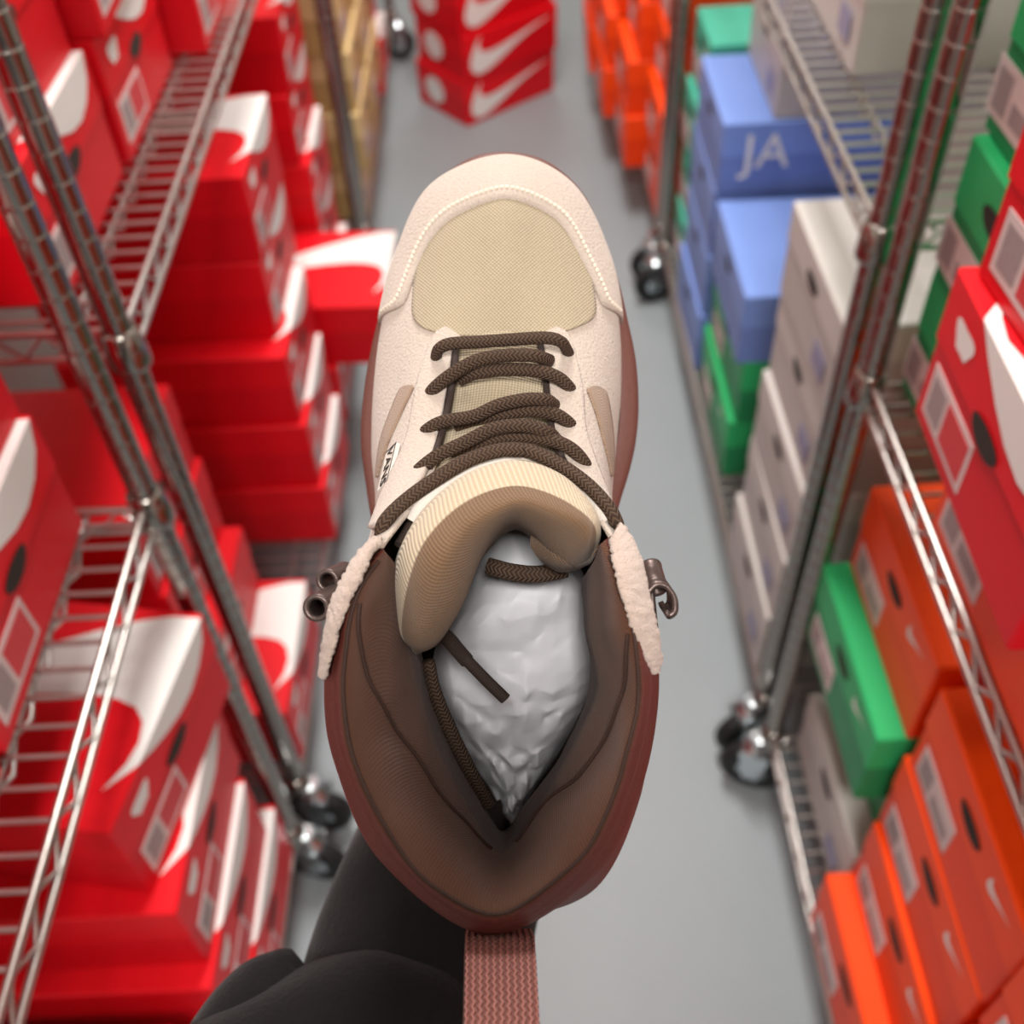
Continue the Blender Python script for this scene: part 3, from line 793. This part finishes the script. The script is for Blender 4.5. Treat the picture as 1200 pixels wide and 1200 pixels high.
# tongue under the laces
def loft(name, m, curves, nu=90, nt=16, t0=0, t1=1, parent=boot, weld=0):
    b = MB(); rows = []
    for j in range(nt+1):
        t = t0+(t1-t0)*j/nt
        rows.append([spl([spl(c, i/(nu-1)) for c in curves], t) for i in range(nu)])
    b.grid(rows)
    return b.obj(name, m, parent, True)
loft('tongue_base', M['tongue_mesh'],
     [[(-0.0249, 0.0665, 0.0725), (-0.0048, 0.0674, 0.0745), (0.0153, 0.0665, 0.0725)],
      [(-0.0252, 0.0503, 0.0790), (-0.0046, 0.0508, 0.0850), (0.0164, 0.0503, 0.0790)],
      [(-0.0272, 0.0340, 0.0860), (-0.0045, 0.0356, 0.0950), (0.0179, 0.0346, 0.0860)],
      [(-0.0307, 0.0180, 0.0960), (-0.0035, 0.0218, 0.1080), (0.0204, 0.0195, 0.0960)],
      [(-0.0378, 0.0000, 0.1080), (-0.0022, 0.0124, 0.1200), (0.0289, 0.0023, 0.1100)]], 40, 40)
for pts in ([(-0.0205, 0.0611, 0.0785), (-0.0210, 0.0495, 0.0850), (-0.0228, 0.0364, 0.0925), (-0.0250, 0.0253, 0.0990), (-0.0282, 0.0145, 0.1080)],
            [(0.0107, 0.0614, 0.0785), (0.0121, 0.0495, 0.0850), (0.0134, 0.0364, 0.0925), (0.0149, 0.0253, 0.0990), (0.0186, 0.0145, 0.1080)]):
    MB().tube(path(pts, 50), .0013, 8).obj('eyestay_binding', M['binding'], boot, True)
TC = [
 [(-0.0410, -0.0422, 0.1000), (-0.0405, -0.0257, 0.1150), (-0.0365, -0.0112, 0.1200), (-0.0279, 0.0029, 0.1150), (-0.0150, 0.0110, 0.1100), (0.0006, 0.0145, 0.1080), (0.0150, 0.0110, 0.1100), (0.0254, 0.0023, 0.1180), (0.0295, -0.0070, 0.1200)],
 [(-0.0372, -0.0391, 0.1220), (-0.0363, -0.0240, 0.1370), (-0.0332, -0.0105, 0.1420), (-0.0250, 0.0021, 0.1390), (-0.0130, 0.0122, 0.1330), (0.0016, 0.0161, 0.1300), (0.0151, 0.0119, 0.1330), (0.0244, 0.0027, 0.1390), (0.0278, -0.0064, 0.1370)],
 [(-0.0343, -0.0386, 0.1360), (-0.0313, -0.0231, 0.1500), (-0.0263, -0.0101, 0.1540), (-0.0179, -0.0003, 0.1510), (-0.0078, 0.0057, 0.1470), (0.0026, 0.0076, 0.1450), (0.0135, 0.0044, 0.1460), (0.0228, -0.0016, 0.1470), (0.0260, -0.0073, 0.1430)],
 [(-0.0290, -0.0406, 0.1410), (-0.0238, -0.0266, 0.1540), (-0.0186, -0.0151, 0.1570), (-0.0127, -0.0066, 0.1540), (-0.0038, -0.0005, 0.1510), (0.0031, 0.0015, 0.1490), (0.0116, -0.0015, 0.1490), (0.0194, -0.0062, 0.1470), (0.0232, -0.0116, 0.1420)],
 [(-0.0239, -0.0423, 0.1320), (-0.0164, -0.0306, 0.1410), (-0.0127, -0.0216, 0.1410), (-0.0090, -0.0127, 0.1390), (-0.0038, -0.0059, 0.1360), (0.0016, -0.0035, 0.1340), (0.0076, -0.0070, 0.1330), (0.0130, -0.0130, 0.1320), (0.0187, -0.0181, 0.1280)],
 [(-0.0252, -0.0446, 0.1050), (-0.0174, -0.0320, 0.1080), (-0.0137, -0.0233, 0.1080), (-0.0094, -0.0153, 0.1040), (-0.0035, -0.0089, 0.1020), (0.0018, -0.0065, 0.1020), (0.0076, -0.0100, 0.1040), (0.0128, -0.0145, 0.1080), (0.0180, -0.0180, 0.1080)],
]
tip_l = (-0.0314, -0.0475, 0.1180); tip_r = (0.0257, -0.0173, 0.1220)
TC = [[tip_l]+c+[tip_r] for c in TC]
loft('tongue_collar', M['tongue_rib'], TC, 150, 16, 0, .40)
loft('tongue_lining', M['tongue_lining'], TC, 150, 20, .395, 1)
# folded right tip of the tongue
loft('tongue_fold', M['tongue_lining'],
     [[(0.0068, -0.0062, 0.1180), (0.0137, -0.0049, 0.1280), (0.0226, -0.0075, 0.1340), (0.0277, -0.0109, 0.1320)],
      [(0.0062, -0.0112, 0.1200), (0.0130, -0.0109, 0.1320), (0.0214, -0.0123, 0.1360), (0.0267, -0.0142, 0.1300)],
      [(0.0090, -0.0158, 0.1180), (0.0143, -0.0170, 0.1280), (0.0207, -0.0175, 0.1300), (0.0257, -0.0173, 0.1220)],
      [(0.0117, -0.0188, 0.1050), (0.0162, -0.0208, 0.1100), (0.0213, -0.0201, 0.1120), (0.0256, -0.0186, 0.1080)]], 30, 16)
MB().tube(path([(-0.0320, -0.0033, 0.1260), (-0.0282, 0.0028, 0.1260), (-0.0168, 0.0120, 0.1220), (-0.0028, 0.0175, 0.1185), (0.0042, 0.0190, 0.1175), (0.0155, 0.0152, 0.1200), (0.0249, 0.0066, 0.1250), (0.0305, -0.0033, 0.1310)], 90),
          .0022, 8, ry=.0012).obj('tongue_label_tape', M['white_tape'], boot, True)
MB().tube(path([(-0.0324, -0.0017, 0.1160), (-0.0343, -0.0062, 0.1200), (-0.0367, -0.0111, 0.1240)], 20), .0017, 8).obj('gusset_cord', M['binding'], boot, True)

# laces -----------------------------------------------------------------------------
LACES = [
 [(-0.0281, 0.0555, 0.0780), (-0.0266, 0.0585, 0.0850), (-0.0221, 0.0601, 0.0885), (-0.0122, 0.0605, 0.0900), (0.0000, 0.0612, 0.0910), (0.0122, 0.0620, 0.0900), (0.0179, 0.0610, 0.0870), (0.0211, 0.0583, 0.0780)],
 [(-0.0308, 0.0405, 0.0830), (-0.0282, 0.0435, 0.0890), (-0.0218, 0.0482, 0.0930), (-0.0126, 0.0529, 0.0960), (-0.0030, 0.0547, 0.0960), (0.0075, 0.0549, 0.0950), (0.0139, 0.0542, 0.0870)],
 [(-0.0185, 0.0474, 0.0870), (-0.0122, 0.0493, 0.0915), (-0.0015, 0.0502, 0.0935), (0.0097, 0.0496, 0.0935), (0.0168, 0.0475, 0.0910), (0.0209, 0.0443, 0.0870), (0.0231, 0.0413, 0.0810)],
 [(-0.0325, 0.0251, 0.0890), (-0.0301, 0.0283, 0.0950), (-0.0239, 0.0313, 0.0990), (-0.0133, 0.0328, 0.1020), (-0.0044, 0.0365, 0.1040), (0.0053, 0.0385, 0.1040), (0.0119, 0.0385, 0.1010), (0.0152, 0.0377, 0.0920)],
 [(-0.0196, 0.0302, 0.0940), (-0.0120, 0.0323, 0.0980), (-0.0030, 0.0338, 0.1005), (0.0074, 0.0350, 0.1010), (0.0155, 0.0337, 0.0990), (0.0206, 0.0308, 0.0940), (0.0231, 0.0277, 0.0870)],
 [(-0.0353, 0.0084, 0.0980), (-0.0328, 0.0129, 0.1050), (-0.0255, 0.0186, 0.1090), (-0.0150, 0.0236, 0.1115), (-0.0057, 0.0278, 0.1130), (0.0043, 0.0287, 0.1125), (0.0122, 0.0267, 0.1090), (0.0155, 0.0251, 0.0980)],
 [(-0.0207, 0.0207, 0.1020), (-0.0117, 0.0233, 0.1070), (0.0000, 0.0255, 0.1090), (0.0116, 0.0247, 0.1090), (0.0198, 0.0216, 0.1070), (0.0248, 0.0171, 0.1030), (0.0271, 0.0127, 0.0950)],
 [(-0.0420, -0.0088, 0.1280), (-0.0403, -0.0033, 0.1310), (-0.0334, 0.0038, 0.1290), (-0.0234, 0.0110, 0.1270), (-0.0139, 0.0166, 0.1245), (-0.0042, 0.0198, 0.1225), (0.0034, 0.0202, 0.1210)],
 [(0.0000, 0.0207, 0.1170), (0.0070, 0.0193, 0.1215), (0.0166, 0.0144, 0.1245), (0.0247, 0.0082, 0.1280), (0.0305, 0.0016, 0.1310), (0.0332, -0.0033, 0.1310), (0.0344, -0.0067, 0.1240)],
]
for L in LACES:
    MB().tube(path(L, 60), .0024, 12, ry=.0021).obj('lace', M['lace'], boot, True)
# loose ends inside the boot
MB().tube(path([(-0.0271, -0.0393, 0.1150), (-0.0219, -0.0426, 0.1120), (-0.0186, -0.0471, 0.1080), (-0.0152, -0.0516, 0.1050)], 24), .0026, 10, ry=.0014).obj('loose_lace_end', M['binding'], boot, True)
MB().tube(path([(-0.0161, -0.0503, 0.1060), (-0.0088, -0.0582, 0.1040), (-0.0021, -0.0651, 0.1020)], 20), .0021, 10, ry=.0013).obj('aglet', M['binding'], boot, True)
MB().tube(path([(-0.0084, -0.0191, 0.0980), (0.0000, -0.0211, 0.1010), (0.0089, -0.0219, 0.1010), (0.0193, -0.0202, 0.1000)], 30), .0030, 10, ry=.0018).obj('loose_lace', M['lace'], boot, True)
MB().tube(path([(-0.0305, -0.0535, 0.0900), (-0.0283, -0.0645, 0.0880), (-0.0236, -0.0776, 0.0840), (-0.0164, -0.0946, 0.0780), (-0.0090, -0.1110, 0.0700)], 50), .0030, 10, ry=.002).obj('loose_lace', M['lace'], boot, True)

# raw suede flaps at the ankle with gunmetal lace hooks -----------------------------
def flap(name, inner, outer, low, seed):
    n = 90; b = MB(); I = path(inner, n); O = path(outer, n); W = path(low, n); rows = []
    for fr_ in range(7):
        f = fr_/6; rows.append([I[k].lerp(O[k], f)+Vector((0, 0, .0016*math.sin(math.pi*f))) for k in range(n)])
    for fr_ in range(1, 9): rows.append([O[k].lerp(W[k], fr_/8) for k in range(n)])
    out = []
    for r in rows:
        out.append([p+Vector((noise.noise(p*700+Vector((seed, 0, 0))), noise.noise(p*700+Vector((0, seed, 9))), noise.noise(p*700+Vector((5, 0, seed)))))*.0007 for p in r])
    b.grid(out)
    o = b.obj(name, M['suede_edge'], boot, True)
    md = o.modifiers.new('thick', 'SOLIDIFY'); md.thickness = .0014; md.offset = 0
    return o
flap('suede_flap', [(-0.0396, -0.0110, 0.1430), (-0.0414, -0.0117, 0.1470), (-0.0440, -0.0183, 0.1530), (-0.0473, -0.0259, 0.1560), (-0.0502, -0.0336, 0.1570), (-0.0528, -0.0424, 0.1550), (-0.0557, -0.0503, 0.1500)],
     [(-0.0403, -0.0082, 0.1420), (-0.0426, -0.0088, 0.1460), (-0.0467, -0.0139, 0.1500), (-0.0503, -0.0208, 0.1530), (-0.0536, -0.0285, 0.1530), (-0.0560, -0.0384, 0.1510), (-0.0583, -0.0503, 0.1470)],
     [(-0.0422, -0.0097, 0.1150), (-0.0468, -0.0110, 0.1100), (-0.0516, -0.0170, 0.1050), (-0.0563, -0.0264, 0.1050), (-0.0598, -0.0352, 0.1050), (-0.0622, -0.0457, 0.1050), (-0.0625, -0.0549, 0.1100)], 1)
flap('suede_flap', [(0.0305, -0.0089, 0.1420), (0.0303, -0.0130, 0.1470), (0.0306, -0.0173, 0.1520), (0.0323, -0.0247, 0.1550), (0.0347, -0.0327, 0.1560), (0.0380, -0.0418, 0.1540), (0.0422, -0.0487, 0.1490)],
     [(0.0335, -0.0040, 0.1390), (0.0368, -0.0084, 0.1420), (0.0395, -0.0161, 0.1460), (0.0413, -0.0250, 0.1480), (0.0432, -0.0335, 0.1490), (0.0449, -0.0434, 0.1480), (0.0443, -0.0490, 0.1470)],
     [(0.0351, -0.0058, 0.1120), (0.0388, -0.0104, 0.1100), (0.0425, -0.0186, 0.1080), (0.0442, -0.0285, 0.1080), (0.0459, -0.0378, 0.1080), (0.0483, -0.0483, 0.1080), (0.0477, -0.0541, 0.1120)], 2)
def hook(name, base, outdir, fwd, mirror):
    """curled strip: leaves the upper, rolls over into an open lace hook"""
    base = Vector(base); o_ = Vector(outdir).normalized(); f_ = Vector(fwd).normalized(); w_ = o_.cross(f_).normalized()
    prof = [(0, 0)]
    prof = [(-.001, .001), (.003, .0010), (.006, .0015), (.0085, .0035), (.0092, .0065), (.0078, .0092), (.0052, .0100), (.0036, .0084), (.0044, .0066)]
    pr = path([(a, c, 0) for a, c in prof], 40)
    b = MB()
    for th in (0,):
        rows = []
        for q in pr: rows.append([base+o_*q.x+f_*(-q.y)+w_*(s*.0042) for s in (-1, -.5, 0, .5, 1)])
        b.grid(rows)
    ob = b.obj(name, M['hook'], boot, True)
    md = ob.modifiers.new('thick', 'SOLIDIFY'); md.thickness = .0016; md.offset = 0
    return ob
def roller(name, a, c, r):
    a = Vector(a); c = Vector(c); d = (c-a); L = d.length
    m4 = Matrix.Translation(a) @ d.to_track_quat('Z', 'Y').to_matrix().to_4x4()
    return MB().lathe([(r*.62, L*.12), (r*.66, 0), (r, 0), (r*1.04, L*.08), (r, L*.2), (r, L), (r*.5, L*1.02), (r*.62, L*.12)], 22, m4).obj(name, M['hook'], boot, True)
roller('lace_hook', (-0.0591, -0.0294, 0.1480), (-0.0559, -0.0271, 0.1250), .0042)
roller('lace_hook', (-0.0593, -0.0225, 0.1280), (-0.0561, -0.0207, 0.1120), .0038)
MB().tube([(-0.0579, -0.0300, 0.1360), (-0.0568, -0.0333, 0.1300), (-0.0556, -0.0350, 0.1240)], .0026, 8, ry=.001).obj('hook_plate', M['hook'], boot, True)
def curl(name, pts, hw, axis):
    ax = Vector(axis).normalized(); b = MB(); pp = path(pts, 50)
    b.grid([[p+ax*(hw*s) for s in (-1, -.4, .4, 1)] for p in pp])
    ob = b.obj(name, M['hook'], boot, True)
    md = ob.modifiers.new('thick', 'SOLIDIFY'); md.thickness = .0017; md.offset = 0
    return ob
curl('lace_hook', [(0.0423, -0.0241, 0.1360), (0.0445, -0.0220, 0.1360), (0.0477, -0.0225, 0.1360), (0.0501, -0.0257, 0.1360), (0.0504, -0.0300, 0.1360), (0.0485, -0.0316, 0.1360), (0.0477, -0.0300, 0.1360)], .0036, (.15, -.35, .9))
roller('hook_barrel', (0.0445, -0.0176, 0.1280), (0.0457, -0.0247, 0.1350), .0036)
curl('hook_plate', [(0.0439, -0.0244, 0.1320), (0.0445, -0.0304, 0.1320), (0.0450, -0.0353, 0.1320), (0.0456, -0.0385, 0.1320)], .003, (.1, -.2, .97))

# heel pull loop of ribbed webbing
def ribbon(name, pts, hw, m, n=70, ax=(1, 0, 0), th=.0016):
    b = MB(); pp = path(pts, n); A = Vector(ax); rows = []; L = 0; uv = []
    for i, p in enumerate(pp):
        if i: L += (p-pp[i-1]).length
        rows.append([p+A*(hw*(s/6-1)) for s in range(13)]); uv.append([(hw*(s/6-1), L) for s in range(13)])
    b.grid(rows, False, uv)
    o = b.obj(name, m, boot, True)
    md = o.modifiers.new('thick', 'SOLIDIFY'); md.thickness = th; md.offset = 0
    return o
ribbon('pull_loop', [(-0.0042, -0.1383, 0.1200), (-0.0040, -0.1336, 0.1350), (-0.0036, -0.1310, 0.1460), (-0.0033, -0.1338, 0.1580), (-0.0029, -0.1408, 0.1720), (-0.0025, -0.1500, 0.1860), (-0.0025, -0.1614, 0.1820), (-0.0030, -0.1714, 0.1600), (-0.0035, -0.1720, 0.1350), (-0.0044, -0.1642, 0.1050)], .0106, M['webbing'])

# ------------------------------------------------------------------ tissue stuffing
TL = [(-0.0134, 0.0000, 0.0550), (-0.0152, -0.0159, 0.0750), (-0.0186, -0.0310, 0.0850), (-0.0267, -0.0455, 0.0800), (-0.0314, -0.0608, 0.0720), (-0.0285, -0.0776, 0.0680), (-0.0217, -0.0969, 0.0550), (-0.0120, -0.1152, 0.0430), (-0.0035, -0.1317, 0.0340)]
TR = [(0.0167, 0.0000, 0.0550), (0.0229, -0.0159, 0.0750), (0.0295, -0.0282, 0.0800), (0.0306, -0.0437, 0.0820), (0.0311, -0.0602, 0.0760), (0.0290, -0.0756, 0.0700), (0.0207, -0.0969, 0.0550), (0.0138, -0.1134, 0.0430), (0.0042, -0.1317, 0.0340)]
random.seed(31)
NR, NC = 30, 13
b = MB(); rows = []
for j in range(NR):
    f0 = j/(NR-1); row = []
    for i in range(NC):
        inner = 0 < i < NC-1 and 0 < j < NR-1
        f = f0**.8+(random.uniform(-.4, .4)/NR if inner else 0); g = i/(NC-1)+(random.uniform(-.4, .4)/NC if inner else 0)
        p = spl(TL, f).lerp(spl(TR, f), g)
        dome = math.sin(math.pi*max(0, min(1, g)))**.7
        w = max(0, min(1, (f-.50)/.2))
        amp = .0009+.0030*w
        z = p.z-.020+.020*dome+random.uniform(-1, 1)*amp*(.3+.7*dome)+.0022*math.sin(f*21+g*4)*(1-w)
        row.append((p.x, p.y, z))
    rows.append(row)
b.grid(rows)
tis = b.obj('tissue_paper', M['tissue'], None, True)
cr_ = tis.data.attributes.new('crease_edge', 'FLOAT', 'EDGE')
for d_ in cr_.data: d_.value = random.choice((0, .25, .5, .8))
sb = tis.modifiers.new('sub', 'SUBSURF'); sb.levels = 3; sb.render_levels = 3
tis.location = boot.location; tis.rotation_euler = boot.rotation_euler
tag(tis, 'crumpled white tissue paper stuffed inside the boot', 'tissue paper')

# ------------------------------------------------------------------ the photographer's arm
def skin_body(name, verts, edges, radii, root, m, sub=2, parent=None):
    me = bpy.data.meshes.new(name); me.from_pydata(verts, edges, [])
    o = mesh_obj(name, me, parent)
    md = o.modifiers.new('skin', 'SKIN'); md.use_smooth_shade = True
    for i, r in enumerate(radii): me.skin_vertices[0].data[i].radius = (r, r) if not isinstance(r, tuple) else r
    me.skin_vertices[0].data[root].use_root = True
    sd = o.modifiers.new('sub', 'SUBSURF'); sd.levels = sub; sd.render_levels = sub
    me.materials.append(m)
    return o
# sleeve: lofted tube from the wrist under the heel back past the elbow
SL = [((-0.0294, 0.2564, 1.0301), .032), ((-0.0388, 0.2385, 1.0166), .044), ((-0.0498, 0.2145, 1.0030), .049), ((-0.0565, 0.1886, 0.9957), .050), ((-0.0631, 0.1589, 0.9929), .053), ((-0.0723, 0.1215, 0.9887), .058), ((-0.0759, 0.0811, 0.9857), .060), ((-0.0771, 0.0421, 0.9838), .06)]
cen = path([p for p, r in SL], 120); rad = [spl([(r, 0, 0) for p, r in SL], k/119).x for k in range(120)]
def cloth_tube(cen, rad, seg, fold, seed, closed_ends=True):
    rows = []; prev = None
    for i, p in enumerate(cen):
        t = (cen[min(i+1, len(cen)-1)]-cen[max(i-1, 0)]).normalized()
        a = Vector((1, 0, 0)) if prev is None else prev
        a = (a-t*a.dot(t)).normalized(); prev = a; bb = t.cross(a); row = []
        for k in range(seg):
            an = 2*math.pi*k/seg; d = a*math.cos(an)+bb*math.sin(an)
            q = p+d*rad[i]
            f = noise.noise(Vector((q.x*16, q.y*16, q.z*22+seed)))*1.0+noise.noise(Vector((q.x*42, q.y*42, q.z*50+seed)))*.35
            row.append(p+d*(rad[i]+fold*f))
        rows.append(row)
    return rows
b = MB(); rows = cloth_tube(cen, rad, 56, .0045, 3); b.grid(rows, True)
b.add(rows[-1], [tuple(range(56))]); 
person = empty('person', (-0.0461, 0.2144, 1.0028))
tag(person, 'person in a black fleece sleeve holding the boot up from beneath', 'person')
INV = Matrix.Translation(-Vector(person.location))
def to_person(o): o.parent = person; o.matrix_parent_inverse = INV; return o
# bunched fabric ridge of the sleeve and the pushed-out elbow fold
sl = to_person(b.obj('sleeve', M['cloth'], None, True))
F1 = [((-0.0305, 0.1468, 1.0221), .014), ((-0.0520, 0.1447, 1.0286), .023), ((-0.0730, 0.1388, 1.0317), .030), ((-0.0915, 0.1291, 1.0339), .035), ((-0.1131, 0.1146, 1.0318), .040), ((-0.1352, 0.0991, 1.0302), .044)]
cen = path([p for p, r in F1], 70); rad = [spl([(r, 0, 0) for p, r in F1], k/69).x for k in range(70)]
b2 = MB(); rows = cloth_tube(cen, rad, 44, .004, 8); b2.grid(rows, True); b2.add(rows[0], [tuple(range(44))[::-1]]); b2.add(rows[-1], [tuple(range(44))])
to_person(b2.obj('sleeve_fold', M['cloth'], None, True))
F2 = [((-0.1066, 0.1661, 1.0409), .005), ((-0.1108, 0.1622, 1.0402), .010), ((-0.1160, 0.1545, 1.0386), .017), ((-0.1212, 0.1428, 1.0361), .023), ((-0.1277, 0.1283, 1.0297), .028), ((-0.1353, 0.1129, 1.0225), .03)]
cen = path([p for p, r in F2], 50); rad = [spl([(r, 0, 0) for p, r in F2], k/49).x for k in range(50)]
b3 = MB(); rows = cloth_tube(cen, rad, 36, .002, 15); b3.grid(rows, True); b3.add(rows[0], [tuple(range(36))[::-1]]); b3.add(rows[-1], [tuple(range(36))])
to_person(b3.obj('sleeve_fold', M['cloth'], None, True))
# hand under the sole: palm against the heel, fingers along the sole, thumb to the side
HV = [(-0.0292, 0.2493, 1.0345), (-0.0233, 0.2599, 1.0604), (-0.0176, 0.2711, 1.0868), (-0.0144, 0.2837, 1.1064)]
hv = []; he = []; hr = []
def addv(p, r): hv.append(tuple(p)); hr.append(r); return len(hv)-1
w = addv((-0.0312, 0.2498, 1.0295), .024); p1 = addv((-0.0267, 0.2661, 1.0580), (.030, .018)); p2 = addv((-0.0214, 0.2846, 1.0884), (.036, .014)); he += [(w, p1), (p1, p2)]
for (bx, mid, tip, tip2, r) in (
        ((-0.0450, 0.2859, 1.0954), (-0.0471, 0.3030, 1.1192), (-0.0454, 0.3124, 1.1386), (-0.0434, 0.3210, 1.1492), .0090),
        ((-0.0287, 0.2899, 1.0988), (-0.0289, 0.3104, 1.1244), (-0.0260, 0.3233, 1.1483), (-0.0236, 0.3334, 1.1602), .0094),
        ((-0.0127, 0.2895, 1.0981), (-0.0104, 0.3085, 1.1223), (-0.0075, 0.3199, 1.1449), (-0.0052, 0.3294, 1.1563), .0090),
        ((0.0021, 0.2832, 1.0921), (0.0080, 0.2971, 1.1129), (0.0110, 0.3051, 1.1310), (0.0123, 0.3123, 1.1403), .0080)):
    i0 = addv(bx, r*1.15); i1 = addv(mid, r); i2 = addv(tip, r*.92); i3 = addv(tip2, r*.75)
    he += [(p2, i0), (i0, i1), (i1, i2), (i2, i3)]
t0 = addv((-0.0496, 0.2636, 1.0642), .013); t1 = addv((-0.0617, 0.2720, 1.0856), .011); t2 = addv((-0.0658, 0.2793, 1.1032), .0098); t3 = addv((-0.0661, 0.2868, 1.1128), .0082)
he += [(p1, t0), (t0, t1), (t1, t2), (t2, t3)]
hand = skin_body('hand', hv, he, hr, p1, M['skin'], 2)
to_person(hand)
bpy.context.view_layer.update()

# ------------------------------------------------------------------ the photographer's phone, unseen behind the lens, added to shade the heel
ph = empty('phone', (0, 0, 1.5), (0.7405, 0.04147, -0.02753))
tag(ph, 'black phone the photographer holds unseen behind the lens, shading the boot heel', 'phone')
bm = bmesh.new(); bmesh.ops.create_cube(bm, size=1)
for v in bm.verts: v.co = Vector((v.co.x*.074-.020, v.co.y*.152-.060, v.co.z*.008+.012))
bmesh.ops.bevel(bm, geom=[e for e in bm.edges if abs((e.verts[0].co-e.verts[1].co).normalized().z) > .9], offset=.011, segments=6, affect='EDGES')
bmesh.ops.bevel(bm, geom=[e for e in bm.edges if abs((e.verts[0].co-e.verts[1].co).normalized().z) < .1 and len(e.link_faces) == 2 and e.calc_face_angle(0) > 1], offset=.0015, segments=2, affect='EDGES')
me = bm_mesh(bm, 'phone_body', mat('phone_glass', (24, 24, 26), .2, var=.05, scale=20)); mesh_obj('phone_body', me, ph)
MB().lathe([(.0042, .0078), (.0068, .0078), (.0072, .0050), (.0062, .0046), (.0050, .0052), (.0042, .0078)], 24).obj('lens_ring', M['hook'], ph, True)

# the right hand gripping the phone, and its sleeve: unseen, added to widen the shadow
hv = []; he = []; hr = []
w = addv((0.0573, -0.1756, 1.4061), .026); p1 = addv((0.0456, -0.1276, 1.4285), (.030, .020)); p2 = addv((0.0318, -0.0837, 1.4527), (.034, .016)); he += [(w, p1), (p1, p2)]
for k, (a, b_, c, d, r) in enumerate((
        ((0.0336, -0.0461, 1.4708), (0.0115, -0.0352, 1.4635), (-0.0185, -0.0352, 1.4627), (-0.0426, -0.0374, 1.4638), .0088),
        ((0.0345, -0.0610, 1.4544), (0.0104, -0.0522, 1.4466), (-0.0237, -0.0521, 1.4459), (-0.0537, -0.0554, 1.4488), .0092),
        ((0.0354, -0.0773, 1.4395), (0.0092, -0.0699, 1.4304), (-0.0249, -0.0698, 1.4297), (-0.0529, -0.0732, 1.4325), .0088),
        ((0.0364, -0.0949, 1.4261), (0.0101, -0.0883, 1.4149), (-0.0160, -0.0891, 1.4146), (-0.0380, -0.0920, 1.4164), .0078))):
    i0 = addv(a, r*1.15); i1 = addv(b_, r); i2 = addv(c, r*.95); i3 = addv(d, r*.75); he += [(p2, i0), (i0, i1), (i1, i2), (i2, i3)]
t0 = addv((0.0416, -0.1033, 1.4617), .014); t1 = addv((0.0290, -0.0768, 1.4780), .011); t2 = addv((0.0202, -0.0540, 1.4909), .0098); t3 = addv((0.0150, -0.0393, 1.5004), .008)
he += [(p1, t0), (t0, t1), (t1, t2), (t2, t3)]
to_person(skin_body('hand', hv, he, hr, p1, M['skin'], 2))
SR = [((0.0596, -0.1720, 1.4094), .034), ((0.0745, -0.2262, 1.3934), .042), ((0.0967, -0.2984, 1.3743), .050), ((0.1233, -0.3852, 1.3487), .058), ((0.1505, -0.4714, 1.3371), .060)]
cen = path([p for p, r in SR], 60); rad = [spl([(r, 0, 0) for p, r in SR], k/59).x for k in range(60)]
b4 = MB(); rows = cloth_tube(cen, rad, 40, .003, 21); b4.grid(rows, True); b4.add(rows[-1], [tuple(range(40))])
to_person(b4.obj('sleeve', M['cloth'], None, True))
